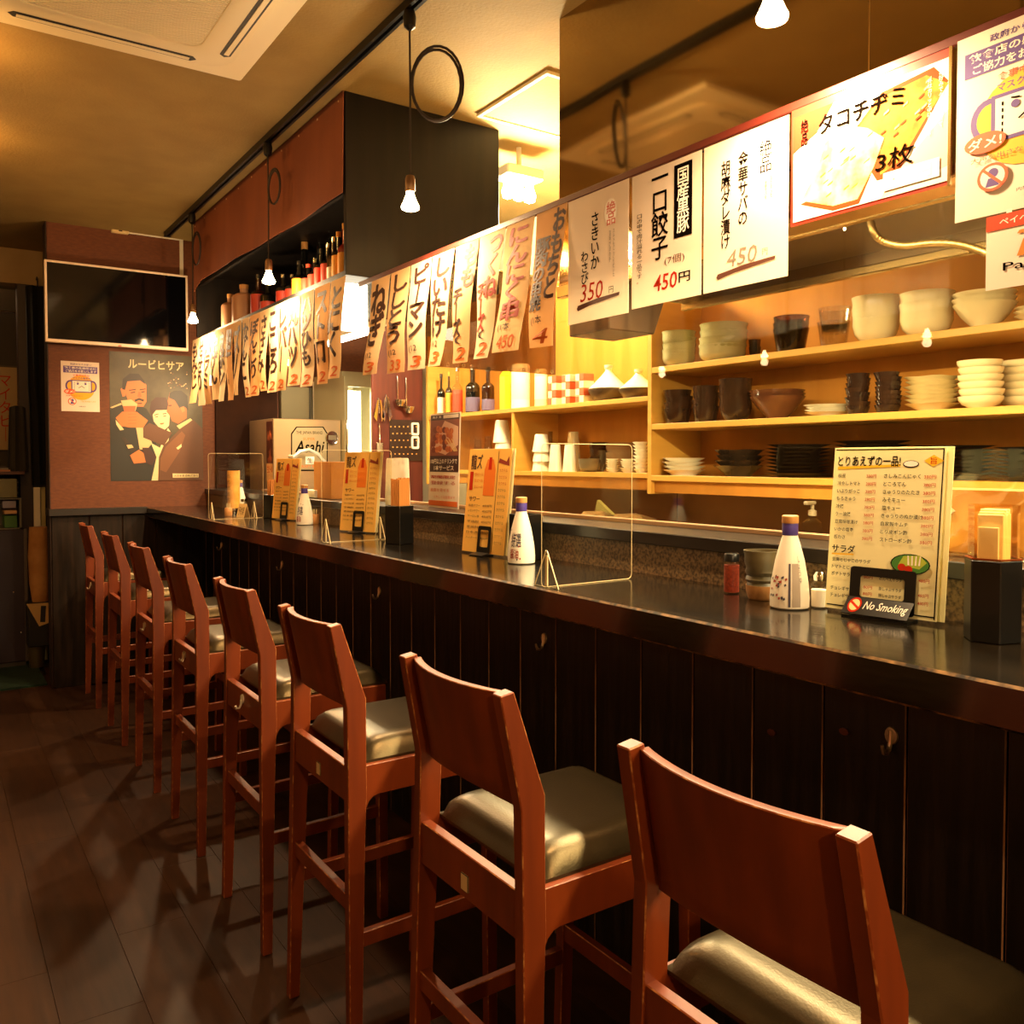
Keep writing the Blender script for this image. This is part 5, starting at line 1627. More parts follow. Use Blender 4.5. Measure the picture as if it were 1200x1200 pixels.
G1 = 'paper menu strips on the sign rail'
NEAR = [
    (436, 457.5, 427, 443, 440, [('ねぎ', (0.12, 0.30, 0.92, 0.93))], '3', '(12', 0),
    (458.5, 481, 451, 471, 438, [('ししとう', (0.18, 0.28, 0.90, 0.96))], '33', '(12', 0),
    (482, 506, 475, 495, 434, [('ピーマン', (0.18, 0.30, 0.90, 0.96))], '3', '(12', 0),
    (507, 533, 502, 516, 430, [('しいたけ', (0.18, 0.26, 0.90, 0.96))], '3', '(12', 0),
    (534.5, 561.7, 528, 545, 426, [('もも', (0.45, 0.62, 0.98, 0.97)), ('チーズ', (0.08, 0.22, 0.62, 0.62))], '2', '(', 0),
    (562.7, 593, 555, 571, 421, [('つくね', (0.45, 0.48, 0.98, 0.96)), ('チーズ', (0.08, 0.22, 0.58, 0.60))], '2', '(', 1),
    (594, 627, 579, 610, 414, [('にんにく串', (0.16, 0.24, 0.86, 0.96))], '450', '(1本', 1),
    (629, 665, 619, 646, 408, [('おもちと', (0.62, 0.34, 0.99, 0.98)), ('豚肉の串焼', (0.06, 0.26, 0.58, 0.80))], '4', '(1本', 0)]
NL = ['leek', 'green pepper shishito', 'bell pepper', 'shiitake', 'thigh and cheese', 'meatball and cheese', 'garlic skewer in red lettering', 'rice cake and pork skewer']
for k, (x0, x1, b0, b1, yb, lines, price, sm, red) in enumerate(NEAR):
    strip(x0, x1, ry(x0) + 1, ry(x1) + 1, b0, b1, yb, lines, price, 'hanging paper strip with brushed %s lettering' % NL[k], G1, RX, 1.39, STRIPP[k % 3], red, 2, (sm, (0.15, 0.155, 0.62, 0.225)))
# far strips pinned to the cabinet shelf edge
FAR = [(226, 234, 223, 231, 'もみじ'), (234, 240, 231, 239, 'せせり'), (240, 248, 240, 247, 'ハラミ'), (248, 257, 247, 257, 'やげん'),
       (257, 264, 258, 264, '皮ポン'), (264, 273, 266, 272, '胆〜'), (273, 283, 276, 280, 'ズリ'), (284, 292, 286, 292, 'なんこ'),
       (293, 305, 292, 303, 'ぼんじり'), (305, 315, 304, 311, 'ささみ'), (315, 325, 315, 326, 'こころ'), (325, 338, 326, 337, 'レバー'),
       (338, 352, 336, 351, '丸ハツ'), (353, 368, 352, 366, 'ハツひも'), (369, 387, 370, 382, 'ストロ'), (388, 405, 383, 396, 'とにく')]
ROM = ['momiji', 'seseri', 'harami', 'yagen', 'kawapon', 'kimo', 'zuri', 'nanko', 'bonjiri', 'sasami', 'kokoro', 'reba', 'maruhatsu', 'hatsuhimo', 'sutoro', 'toniku']
for k, (x0, x1, b0, b1, s) in enumerate(FAR):
    f0 = 399 - (x0 - 226) * 0.425
    f1 = 399 - (x1 - 226) * 0.425
    yb = 475 - (b0 - 223) * 0.18 + (2 if k % 3 else -2)
    strip(x0, x1, f0, f1, b0, b1, yb, [(s, (0.14, 0.22, 0.88, 0.93))], '2' if k > 6 else None,
          'paper strip with %s brush lettering below the bottle cabinet' % ROM[k], 'paper menu strips below the bottle cabinet', CX0 - 0.008, CX0 - 0.02, STRIPP[(k * 2) % 3], 0)

# ---------------------------------------------------------------- printed price signs
def sign(name, label, y0, y1, z0, z1, mat, group=None, X=RX, bow=0.0):
    W, H = y0 - y1, z1 - z0
    F0 = frame((X, y0, z0), (0, -1, 0), (0, 0, 1))

    def F(u, v, d=0.0):
        return F0(u, v, d + bow * (1 - v / H) ** 2 * 1.2)
    o = MB().slab(lambda u, v, d: F(u * W, v * H, d), 6, 8, 0.0008).build(name, mat, world=True)
    tag(o, label, 'sign', group)
    return o, F, W, H


def print_on(o, F, W, H, items, mats, d=0.0008):
    b = MB()
    n = 0
    for it in items:
        n += 1
        f = (lambda q: (lambda u, v: F(u * W, v * H, q)))(d + 0.00004 * n)
        if it[0] == 'p':
            b.add([f(u, v) for u, v in it[1]], [list(range(len(it[1])))], it[2])
        else:
            put(b, it[1], it[2], f, it[3], **(it[4] if len(it) > 4 else {}))
    return b.build('print', mats, o, world=True, recalc=False)


V = dict(vert=True, bold=0.012, line=0.9)
SM_ = [INK, INKRED, WHITEPR, M('print_grey', '#8a7a68', 0.6), M('brush_umber', '#5a3020', 0.7), M('print_pinkred', '#c8503a', 0.6)]
GS = 'printed price signs on the rail'


def brushline(u0, v0, u1, v1, w):
    return [(u0, v0), (u0 + 0.02, v0 - w * 0.5), (u0 + 0.3 * (u1 - u0), v0 + 0.25 * (v1 - v0) - w * 0.2), (u1, v1 - w * 0.3), (u1 + 0.01, v1 + w * 0.3), (u0 + 0.5 * (u1 - u0), v0 + 0.55 * (v1 - v0) + w * 0.6), (u0 + 0.02, v0 + w * 0.6)]


o, F, W, H = sign('price_sign', 'white price sign for dried squid with wasabi at 350 yen', 1.831, 1.593, 1.742, 2.066, WHITEPAPER, GS)
print_on(o, F, W, H, [('p', ell(0.72, 0.80, 0.10, 0.10, 18), 2), ('t', '絶品', (0.655, 0.70, 0.80, 0.88), 5, V), ('t', 'さきいか', (0.40, 0.40, 0.54, 0.84), 0, V), ('t', 'わさび', (0.23, 0.30, 0.36, 0.56), 0, V),
                      ('t', 'スルメをじっくり焼いた', (0.76, 0.30, 0.79, 0.66), 3, V), ('t', '旨味が決め手', (0.70, 0.42, 0.73, 0.66), 3, V),
                      ('t', '350', (0.22, 0.16, 0.60, 0.30), 1, dict(bold=0.0, shear=0.15)), ('t', '円', (0.70, 0.18, 0.77, 0.23), 0), ('p', brushline(0.16, 0.115, 0.86, 0.16, 0.04), 4)], SM_)
o, F, W, H = sign('price_sign', 'white price sign for bite-size gyoza of local black pork at 450 yen', 1.581, 1.355, 1.748, 2.064, WHITEPAPER, GS)
print_on(o, F, W, H, [('p', [(0.63, 0.44), (0.88, 0.44), (0.88, 0.96), (0.63, 0.96)], 0), ('t', '国産黒豚', (0.67, 0.47, 0.84, 0.93), 2, V), ('t', '一口餃子', (0.30, 0.32, 0.55, 0.93), 0, V),
                      ('t', '口の中で肉汁溢れる一品です。', (0.08, 0.18, 0.165, 0.70), 0, dict(vert=True, line=0.95)), ('t', '(7個)', (0.50, 0.26, 0.78, 0.33), 4),
                      ('t', '450', (0.34, 0.09, 0.68, 0.21), 1, dict(bold=0.012, shear=0.1)), ('t', '円', (0.70, 0.115, 0.86, 0.19), 0, dict(bold=0.02))], SM_)
o, F, W, H = sign('price_sign', 'white price sign for mackerel in sesame sauce at 450 yen', 1.348, 1.123, 1.748, 2.064, WHITEPAPER, GS)
print_on(o, F, W, H, [('p', ell(0.75, 0.79, 0.11, 0.13, 18), 2), ('t', '絶品', (0.68, 0.69, 0.82, 0.90), 0, V), ('t', '金華サバの', (0.43, 0.40, 0.55, 0.88), 0, V), ('t', '胡麻ダレ漬け', (0.22, 0.27, 0.34, 0.86), 0, V),
                      ('t', '脂がのった', (0.80, 0.52, 0.83, 0.66), 3, V), ('t', '金華サバを', (0.74, 0.52, 0.77, 0.64), 3, V),
                      ('t', '450', (0.30, 0.14, 0.66, 0.25), 3, dict(shear=0.15)), ('t', '円', (0.72, 0.17, 0.78, 0.21), 3), ('p', brushline(0.17, 0.09, 0.86, 0.135, 0.035), 4)], SM_)
# photo sign
PHOTO = [M('photo_pale', '#f4ead8', 0.6, spec=0.05), M('photo_red', '#c43a24', 0.6, spec=0.05), M('photo_batter', '#e8c060', 0.6, spec=0.05, col2='#f6e6a8', nscale=30), M('photo_brown', '#b5682c', 0.6, spec=0.05, col2='#d8963c', nscale=40),
         M('photo_shadow', '#8a4420', 0.6, spec=0.05), INK, M('photo_white', '#fdf6e8', 0.6, spec=0.05), M('photo_green', '#7a8a3a', 0.6, spec=0.05), M('photo_pink', '#eac8b0', 0.6, spec=0.05)]
o, F, W, H = sign('photo_sign', 'red-edged photo sign of octopus pancake at three pieces', 1.117, 0.794, 1.842, 2.068, M('sign_red', '#b03424', 0.35), GS, bow=0.0)
pan1 = [(0.24, 0.62), (0.36, 0.72), (0.52, 0.62), (0.62, 0.50), (0.56, 0.30), (0.46, 0.08), (0.30, 0.08), (0.08, 0.20), (0.18, 0.40)]
pan2 = [(0.44, 0.62), (0.60, 0.82), (0.86, 0.86), (0.98, 0.74), (0.86, 0.54), (0.72, 0.28), (0.60, 0.22), (0.60, 0.48)]
it = [('p', [(0.02, 0.03), (0.98, 0.03), (0.98, 0.93), (0.02, 0.93)], 0), ('p', [(0.02, 0.62), (0.2, 0.74), (0.32, 0.93), (0.02, 0.93)], 1), ('p', [(0.02, 0.46), (0.30, 0.64), (0.38, 0.93), (0.30, 0.93), (0.18, 0.72), (0.02, 0.58)], 6),
      ('p', [(0.60, 0.03), (0.98, 0.14), (0.98, 0.55), (0.70, 0.20)], 8), ('p', [(0.40, 0.60), (0.60, 0.86), (0.90, 0.90), (0.98, 0.76), (0.86, 0.50), (0.70, 0.18), (0.58, 0.18)], 4), ('p', pan2, 3), ('p', [(0.07, 0.17), (0.30, 0.04), (0.47, 0.04), (0.62, 0.46), (0.63, 0.52), (0.54, 0.30)], 4), ('p', pan1, 2)]
rr_ = random.Random(11)
for k in range(16):
    u, v = rr_.uniform(0.2, 0.52), rr_.uniform(0.16, 0.56)
    it.append(('p', [(u, v), (u + 0.035, v + 0.02), (u + 0.04, v + 0.035), (u + 0.005, v + 0.012)], 7 if k % 2 else 3))
for k in range(14):
    u, v = rr_.uniform(0.60, 0.86), rr_.uniform(0.45, 0.8)
    it.append(('p', [(u, v), (u + 0.03, v + 0.02), (u + 0.03, v + 0.04), (u, v + 0.015)], 4 if k % 2 else 2))
it += [('p', [(0.62, 0.08), (0.94, 0.08), (0.94, 0.22), (0.62, 0.22)], 6), ('t', '絶品', (0.075, 0.66, 0.125, 0.88), 5, dict(vert=True, bold=0.01)), ('t', 'タコチヂミ', (0.20, 0.70, 0.74, 0.86), 5, dict(bold=0.012)),
       ('t', '3枚', (0.57, 0.24, 0.80, 0.40), 5, dict(bold=0.004, shear=0.1)), ('t', '450円', (0.66, 0.10, 0.9, 0.2), 0, dict(bold=0.01)),
       ('t', 'お好みでタレをつけて', (0.93, 0.44, 0.955, 0.86), 6, dict(vert=True)), ('t', '外はカリッと中はもちもち', (0.87, 0.40, 0.895, 0.82), 6, dict(vert=True))]
print_on(o, F, W, H, it, PHOTO, d=0.0012)
MB().box(RX - 0.004, RX + 0.001, 0.794, 0.799, 1.84, 2.068).build('edge_strip', M('trim_gold', '#c9a868'), o, world=True)
# mask notice on the rail
o, F, W, H = sign('rail_notice', 'white infection-prevention notice with a mask drawing on the sign rail', 0.787, 0.567, 1.775, 2.072, M('laminate', '#f4e8d8', 0.25), GS, bow=0.0)
mask_notice(o, F, W, H)
# payment sign hanging below it
o, F, W, H = sign('payment_sign', 'red and white cashless payment sign hung under the mask notice', 0.735, 0.575, 1.655, 1.772, M('laminate', '#f4e8d8'), GS, bow=0.0)
PAYR = M('pay_red', '#e04a2c', 0.4)
print_on(o, F, W, H, [('p', [(0.0, 0.80), (1.0, 0.80), (1.0, 1.0), (0.0, 1.0)], 0), ('t', 'ペイペイ使えます', (0.13, 0.85, 0.88, 0.95), 1, dict(bold=0.01)),
                      ('p', [(0.30, 0.40), (0.38, 0.40), (0.42, 0.56), (0.58, 0.60), (0.62, 0.70), (0.56, 0.76), (0.32, 0.74), (0.30, 0.70), (0.52, 0.68), (0.50, 0.64), (0.36, 0.62)], 2), ('t', 'PayPay', (0.17, 0.20, 0.80, 0.34), 3, dict(bold=0.004))],
         [PAYR, WHITEPR, M('pay_orange', '#e88a3c', 0.4), INK])
for y in (0.70, 0.61):
    MB().box(RX - 0.0005, RX + 0.0005, y - 0.004, y + 0.004, 1.770, 1.778).build('tape', WHITEPR, o, world=True)

# ---------------------------------------------------------------- things on the counter
MENUP = [paper('menu_yellow', '#f7c465', 0.2), paper('menu_cream', '#f8f0bc', 0.2)]
MORANGE = M('menu_orange', '#e0741c', 0.5)
MBROWN = M('menu_brown', '#4a2a14', 0.6)


def menu_stand(label, x, y, rot, big=False, seed=0, h=0.297, w=0.21):
    """two A4 cards in a black bent-plate stand; front faces -X before turning by rot about Z"""
    t = thing('menu_stand', label, 'menu', (x, y, CT + 0.0003), rot, 'menu stands on the counter')
    lean = radians(6)

    def F(u, v, d=0.0):     # u right (towards -Y), v up the card
        return Vector((v * sin(lean) - d * cos(lean), -(u - w / 2), 0.006 + v * cos(lean) + d * sin(lean) * -1))
    pm = MENUP[1] if big else MENUP[0]
    MB().slab(lambda u, v, d: F(u * w + 0.012, v * h, d - 0.004), 2, 4, 0.001).build('rear_card', MENUP[1], t)
    MB().slab(lambda u, v, d: F(u * w, v * h, d), 2, 4, 0.001).build('front_card', pm, t)
    b = MB()
    n = [0]

    def f(q):
        return lambda u, v: F(u * w, v * h, q)

    def T(s, r, mi, **k):
        n[0] += 1
        put(b, s, r, f(0.0004 + 0.00006 * n[0]), mi, **k)

    def P(pts, mi):
        n[0] += 1
        b.add([F(u * w, v * h, 0.0004 + 0.00006 * n[0]) for u, v in pts], [list(range(len(pts)))], mi)
    if big:
        for r in ((0.015, 0.985, 0.985, 0.992), (0.975, 0.01, 0.985, 0.99), (0.015, 0.02, 0.985, 0.027)):
            P([(r[0], r[1]), (r[2], r[1]), (r[2], r[3]), (r[0], r[3])], 0)
        P([(0.04, 0.865), (0.62, 0.885), (0.62, 0.90), (0.04, 0.882)], 2)
        T('とりあえずの一品!', (0.04, 0.885, 0.62, 0.95), 0, bold=0.015)
        P(ell(0.71, 0.90, 0.07, 0.022, 16), 0)
        P(ell(0.71, 0.902, 0.062, 0.017, 16), 6)
        P([(0.82, 0.92), (0.90, 0.955), (0.985, 0.92), (0.90, 0.885)], 2)
        T('旨', (0.875, 0.90, 0.93, 0.94), 3, bold=0.01)
        lf = ['枝豆', '冷やしトマト', 'いぶりがっこ', 'もろきゅう', '冷奴', 'ラー油奴', '豆腐味噌漬け', 'いかの塩辛', '板わさ']
        rt_ = ['さしみこんにゃく', 'ところてん', 'きゅうりのたたき', 'みそキュー', '塩キュー', 'きゅうりのぬか漬け', '自家製キムチ', 'とり皮ポン酢', 'ストローポン酢']
        for k in range(9):
            v = 0.815 - k * 0.0475
            T(lf[k], (0.05, v, 0.05 + 0.036 * len(lf[k]), v + 0.025), 0, bold=0.008)
            T('380円', (0.32, v, 0.41, v + 0.022), 3, bold=0.004)
            T(rt_[k], (0.48, v, 0.48 + 0.040 * len(rt_[k]), v + 0.026), 0, bold=0.008)
            T('380円', (0.83, v, 0.93, v + 0.022), 3, bold=0.004)
        P([(0.04, 0.335), (0.25, 0.34), (0.25, 0.35), (0.04, 0.345)], 2)
        T('サラダ', (0.04, 0.35, 0.26, 0.40), 0, bold=0.015)
        for k, s in enumerate(['豆腐とじゃこのサラダ', 'トマトとじゃこのサラダ', 'ポテトサラダ', None, 'チョレギサラダ', 'チョレギサラダ']):
            if s:
                v = 0.295 - k * 0.044
                T(s, (0.05, v, 0.05 + 0.036 * len(s), v + 0.025), 0, bold=0.008)
        for k, v in enumerate((0.215, 0.13, 0.085)):
            T('480円', (0.84, v, 0.93, v + 0.022), 3, bold=0.004)
        P(ell(0.76, 0.315, 0.17, 0.06, 20), 0)
        P(ell(0.76, 0.315, 0.16, 0.055, 20), 4)
        P([(0.66, 0.31), (0.70, 0.36), (0.84, 0.37), (0.90, 0.33), (0.84, 0.29)], 5)
        P(ell(0.69, 0.295, 0.035, 0.022, 12), 3)
        P(ell(0.75, 0.285, 0.035, 0.022, 12), 3)
        for k in range(4):
            P([(0.74 + 0.03 * k, 0.31), (0.755 + 0.03 * k, 0.31), (0.745 + 0.035 * k, 0.365), (0.735 + 0.035 * k, 0.365)], 6)
        mats = [INK, MORANGE, M('menu_marker', '#e8b81c', 0.6), INKRED, M('menu_green', '#3f7a2a', 0.6), M('menu_lime', '#a8b83c', 0.6), WHITEPR]
    else:
        T('龍ズ', (0.06, 0.80, 0.34, 0.95), 0, bold=0.02)
        P([(0.40, 0.55), (0.66, 0.55), (0.66, 0.80), (0.60, 0.90), (0.46, 0.90), (0.40, 0.80)], 1)
        P([(0.49, 0.80), (0.57, 0.80), (0.56, 0.92), (0.50, 0.92)], 3)
        P([(0.70, 0.02), (0.705, 0.98), (0.715, 0.98), (0.71, 0.02)], 0)
        P([(0.72, 0.87), (0.97, 0.84), (0.95, 0.93), (0.90, 0.88), (0.74, 0.91)], 2)
        P([(0.06, 0.60), (0.14, 0.60), (0.14, 0.78), (0.06, 0.78)], 3)
        for k in range(3):
            T('生ビール', (0.18, 0.74 - 0.06 * k, 0.38, 0.77 - 0.06 * k), 1, bold=0.01)
        T('サワー', (0.08, 0.49, 0.34, 0.54), 0, bold=0.01)
        for k in range(7):
            v = 0.44 - 0.052 * k
            T(['梅酒サワー', 'レモンサワー', 'ウーロン茶', '芋焼酎', '麦焼酎', '日本酒', 'ハイボール'][k], (0.08, v, 0.36, v + 0.024), 0)
            T('450円', (0.42, v, 0.64, v + 0.024), 0)
        for k in range(12):
            v = 0.78 - 0.062 * k
            T('カクテル', (0.76, v, 0.94, v + 0.03), 0 if k > 2 else 3)
        mats = [MBROWN, MORANGE, M('menu_red', '#8a2a14', 0.6), INKRED]
    b.build('print', mats, t, recalc=False)
    # stand: plate with a window, foot lip
    s = thing  # noqa
    cu = w * (0.52 if not big else 0.53)
    hw, hh, fw = (0.050, 0.085, 0.012) if not big else (0.062, 0.082, 0.014)
    rg = MB()
    def PL(pts_o, pts_i, d0, d1):
        m = len(pts_o)
        vs = [F(u, v, d) for d in (d0, d1) for L_ in (pts_o, pts_i) for u, v in L_]
        fs = []
        for i in range(m):
            j = (i + 1) % m
            fs += [(i, j, m + j, m + i), (2 * m + i, 3 * m + i, 3 * m + j, 2 * m + j), (i, 2 * m + i, 2 * m + j, j), (m + i, m + j, 3 * m + j, 3 * m + i)]
        rg.add(vs, fs)
    z0 = 0.0 if not big else 0.004
    def rr4(u0, v0, u1, v1, r):
        pts = []
        for cx_, cy_, a0 in ((u1 - r, v1 - r, 0), (u0 + r, v1 - r, pi / 2), (u0 + r, v0 + r, pi), (u1 - r, v0 + r, 3 * pi / 2)):
            pts += [(cx_ + r * cos(a0 + pi / 2 * k / 4), cy_ + r * sin(a0 + pi / 2 * k / 4)) for k in range(5)]
        return pts
    if big:
        PL(rr4(cu - hw, z0, cu + hw, z0 + hh, 0.006), rr4(cu - hw + 0.02, z0 + 0.026, cu + hw - 0.02, z0 + hh - 0.016, 0.005), 0.004, 0.0055)
    else:
        PL(rr4(cu - hw * 0.55, z0, cu + hw * 0.75, z0 + hh, 0.008), rr4(cu - hw * 0.55 + fw, z0 + 0.02, cu + hw * 0.75 - fw, z0 + hh - fw, 0.005), 0.004, 0.0055)
    u0, u1 = (cu - hw, cu + hw) if big else (cu - hw * 0.55, cu + hw * 0.75)
    # lip towards the guest
    A0, A1 = F(u0, z0 + 0.002, 0.0055), F(u1, z0 + 0.002, 0.0055)
    q = [A0, A1, A1 + Vector((-0.03, 0, -0.006)), A0 + Vector((-0.03, 0, -0.006))]
    up = Vector((0, 0, 0.0015))
    if big:
        q = [A0 + Vector((0, 0, 0.022)), A1 + Vector((0, 0, 0.022)), A1 + Vector((-0.028, 0, -0.006)), A0 + Vector((-0.028, 0, -0.006))]
    rg.add([p for p in q] + [p + up for p in q], [(0, 1, 2, 3), (7, 6, 5, 4), (0, 4, 5, 1), (1, 5, 6, 2), (2, 6, 7, 3), (3, 7, 4, 0)])
    q = [F(u0, 0.0, -0.008), F(u1, 0.0, -0.008), F(u1, 0.09, -0.008), F(u0, 0.09, -0.008)]
    rg.add(q + [p + Vector((0.0015, 0, 0)) for p in q], [(0, 1, 2, 3), (7, 6, 5, 4), (0, 4, 5, 1), (1, 5, 6, 2), (2, 6, 7, 3), (3, 7, 4, 0)])
    q = [(-0.032, -u0 + w / 2), (-0.032, -u1 + w / 2), (0.012, -u1 + w / 2), (0.012, -u0 + w / 2)]
    rg.prism(q, 'z', 0.0, 0.0035)
    st_ = rg.build('stand', BLACKP, t)
    if big:
        l = MB()
        e0, e1 = A0 + Vector((0, 0, 0.0235)), A0 + Vector((-0.028, 0, -0.0045))
        def fl_(u, v):
            return e1.lerp(e0, v) + Vector((-0.0006, -(2 * hw) * u, 0.0008))
        c_ = ell(0.16, 0.5, 0.105, 0.44, 18)
        l.add([fl_(*p_) for p_ in c_], [list(range(18))], 1)
        l.add([fl_(0.16 + (a - 0.16) * 0.75, 0.5 + (b_ - 0.5) * 0.75) + Vector((-.0002, 0, .0002)) for a, b_ in c_], [list(range(18))], 2)
        l.add([fl_(a, b_) + Vector((-.0004, 0, .0004)) for a, b_ in ((0.08, 0.62), (0.10, 0.72), (0.24, 0.38), (0.22, 0.28))], [(0, 1, 2, 3)], 1)
        put(l, 'No Smoking', (0.30, 0.18, 0.96, 0.78), fl_, 0, bold=0.01, shear=0.25)
        l.build('lip_lettering', [WHITEPR, INKRED, CREAMC], t, recalc=False)
        wn_ = MB()
        for k, s_ in enumerate(('のんべえサラダ', '豚しゃぶサラダ', '豚しゃぶサラダ')):
            v = (0.205, 0.145, 0.105)[k]
            put(wn_, s_, (0.50, v, 0.70, v + 0.022), f(0.0036), 0, bold=0.008)
            put(wn_, '80円', (0.36, v, 0.44, v + 0.02), f(0.0036), 1, bold=0.004)
        wn_.build('window_lettering', [INK, INKRED], t, recalc=False)
    return t


menu_stand('large pale yellow starter menu in a black no-smoking stand', 1.462, 0.945, radians(7), True, w=0.212, h=0.312)
menu_stand('orange drinks menu in a black stand next to the plain black holder', 1.425, 2.27, radians(6), h=0.325)
menu_stand('orange drinks menu in a black stand next to the white towel roll', 1.45, 3.27, radians(18), h=0.325)
menu_stand('orange drinks menu in a black stand before the beer server', 1.46, 4.18, radians(12), h=0.30)


def sauce_bottle(label, x, y, s=1.0, style=0):
    t = thing('sauce_bottle', label, 'bottle', (x, y, CT + 0.0003), 0, 'white sauce bottles on the counter')
    h = 0.175 * s
    prof = [(0.0, 0), (0.032, 0), (0.036, 0.003), (0.0365, 0.02), (0.034, 0.05), (0.027, 0.09), (0.0185, 0.122), (0.0145, 0.135), (0.0135, 0.142), (0.0135, 0.16), (0, 0.16)]
    rad = lambda z: [a[0] + (b[0] - a[0]) * (z - a[1]) / (b[1] - a[1]) for a, b in zip(prof[1:-1], prof[2:]) if a[1] <= z <= b[1] and b[1] > a[1]][0]
    MB().lathe([(a * s, b * s) for a, b in prof], 24).build('body', M('bottle_white', '#f0e6d2', 0.3), t)
    MB().lathe([(0.0142 * s, 0.137 * s), (0.0146 * s, 0.139 * s), (0.0146 * s, 0.158 * s), (0.0142 * s, 0.16 * s)], 20).build('neck_band', M('band_violet', '#4a3a8a', 0.4), t)
    MB().lathe([(0, 0.160 * s), (0.015 * s, 0.160 * s), (0.0155 * s, 0.162 * s), (0.0152 * s, h - 0.002), (0.013 * s, h), (0, h)], 20).build('cap', M('cap_tan', '#c08a4a'), t)
    p = MB()

    def fn(u, v):      # u angle in radians from the -X side towards -Y, v height
        r = rad(v) + 0.0007
        a = pi + u
        return (r * s * cos(a), r * s * sin(a), v * s)
    if style == 0:
        p.grid(lambda a, b: fn(0.60 + 0.12 * a, 0.006 + 0.08 * b), 3, 12, 0)
        p.grid(lambda a, b: fn(0.80 + 0.42 * a, 0.006 + 0.08 * b), 6, 12, 1)
        rn = random.Random(5)
        for k in range(18):
            u, v = rn.uniform(-0.5, 0.45), rn.uniform(0.012, 0.06)
            p.add([fn(u, v), fn(u + 0.1, v + 0.002), fn(u + 0.08, v + 0.006), fn(u - 0.02, v + 0.004)], [(0, 1, 2, 3)], 2 if k % 3 == 0 else 0)
        for k in range(4):
            a = k * pi / 2
            p.add([fn(-0.05 + 0.02 * cos(a), 0.052 + 0.002 * sin(a)), fn(-0.05 + 0.3 * cos(a + .3), 0.052 + 0.010 * sin(a + .3)), fn(-0.05 + 0.3 * cos(a - .3), 0.052 + 0.010 * sin(a - .3))], [(0, 1, 2)], 2)
        put(p, 'しょうゆ', (1.2, 0.05, 1.35, 0.10), fn, 0, vert=True)
    else:
        put(p, '特選', (0.05, 0.045, 0.95, 0.082), fn, 0, bold=0.01)
        put(p, '醤油', (0.05, 0.015, 0.75, 0.04), fn, 2, bold=0.01)
        rn = random.Random(style)
        for k in range(10):
            u, v = rn.uniform(-0.6, 1.0), rn.uniform(0.01, 0.09)
            p.add([fn(u, v), fn(u + 0.08, v + 0.002), fn(u + 0.06, v + 0.006), fn(u - 0.02, v + 0.004)], [(0, 1, 2, 3)], 2 if k % 2 else 0)
    p.build('label_print', [M('print_navy', '#4a4450', 0.5), M('print_steel', '#a89a8a', 0.4), M('print_maroon', '#a03a2a', 0.5)], t, recalc=False)
    return t


sauce_bottle('white sauce bottle with violet neck band between clay cup and salt shaker', 1.417, 1.109, 1.05, 0)
sauce_bottle('white sauce bottle with printed label beside the clear acrylic divider', 1.404, 2.026, 1.08, 1)
sauce_bottle('white sauce bottle with printed label in front of the beer server', 1.436, 3.82, 1.05, 2)
sauce_bottle('white sauce bottle with printed label near the television wall', 1.49, 4.99, 1.05, 3)
# spice jar, clay cup, salt shaker
j = thing('spice_jar', 'small glass jar of red chilli powder with a black lid', 'jar', (1.468, 1.304, CT + 0.0003))
MB().lathe([(0, 0), (0.017, 0), (0.018, 0.003), (0.018, 0.068), (0.014, 0.072)], 20).build('glass', clear('jar_glass', (0.95, 0.92, 0.86), gloss=0.05), j)
MB().lathe([(0, 0.003), (0.0165, 0.003), (0.0165, 0.062), (0, 0.063)], 18).build('chilli_powder', M('chilli', '#a0381a', 0.8, col2='#7d2812', nscale=200), j)
MB().lathe([(0, 0.07), (0.0165, 0.07), (0.0165, 0.085), (0.015, 0.087), (0, 0.087)], 18).build('lid', BLACKP, j)
c = thing('clay_cup', 'grey-brown hand-thrown clay cup with finger ridges', 'cup', (1.457, 1.211, CT + 0.0003))
CLAY = M('clay_grey', '#4a4029', 0.4, col2='#5a4e32', nscale=20)
cp = [(0, 0.030), (0.0325, 0.030), (0.030, 0.036), (0.034, 0.042), (0.031, 0.050), (0.035, 0.058), (0.033, 0.066), (0.037, 0.078), (0.036, 0.09), (0.038, 0.103), (0.0355, 0.103), (0.033, 0.085), (0.03, 0.05), (0, 0.04)]
MB().lathe(cp, 26, wob=lambda a, k: 0.02 * sin(2 * a + k)).build('glazed_upper', CLAY, c)
MB().lathe([(0, 0), (0.026, 0), (0.029, 0.004), (0.033, 0.018), (0.0335, 0.030), (0, 0.0305)], 26).build('bare_foot', M('clay_bare', '#a8743c', 0.7, col2='#96642f', nscale=30), c)
s = thing('salt_shaker', 'small glass salt shaker half full of salt beside the menu board', 'shaker', (1.465, 1.075, CT + 0.0003))
MB().lathe([(0, 0), (0.016, 0), (0.0165, 0.004), (0.0175, 0.05), (0.012, 0.056)], 18).build('glass', _mats['jar_glass'], s)
MB().lathe([(0, 0.003), (0.015, 0.003), (0.0155, 0.036), (0, 0.037)], 16).build('salt', M('salt_white', '#f6f0e4', 0.8), s)
MB().lathe([(0, 0.054), (0.012, 0.054), (0.013, 0.064), (0.008, 0.072), (0, 0.073)], 16).build('lid', CHROME, s)


def hexa(r, n=6, a0=pi / 6):
    return [(r * cos(a0 + 2 * pi * k / n), r * sin(a0 + 2 * pi * k / n)) for k in range(n)]


CHOP = M('chopstick_wood', '#d08a44', 0.6, col2='#c07a36', nscale=20, stretch=(1, 1, 0.1))


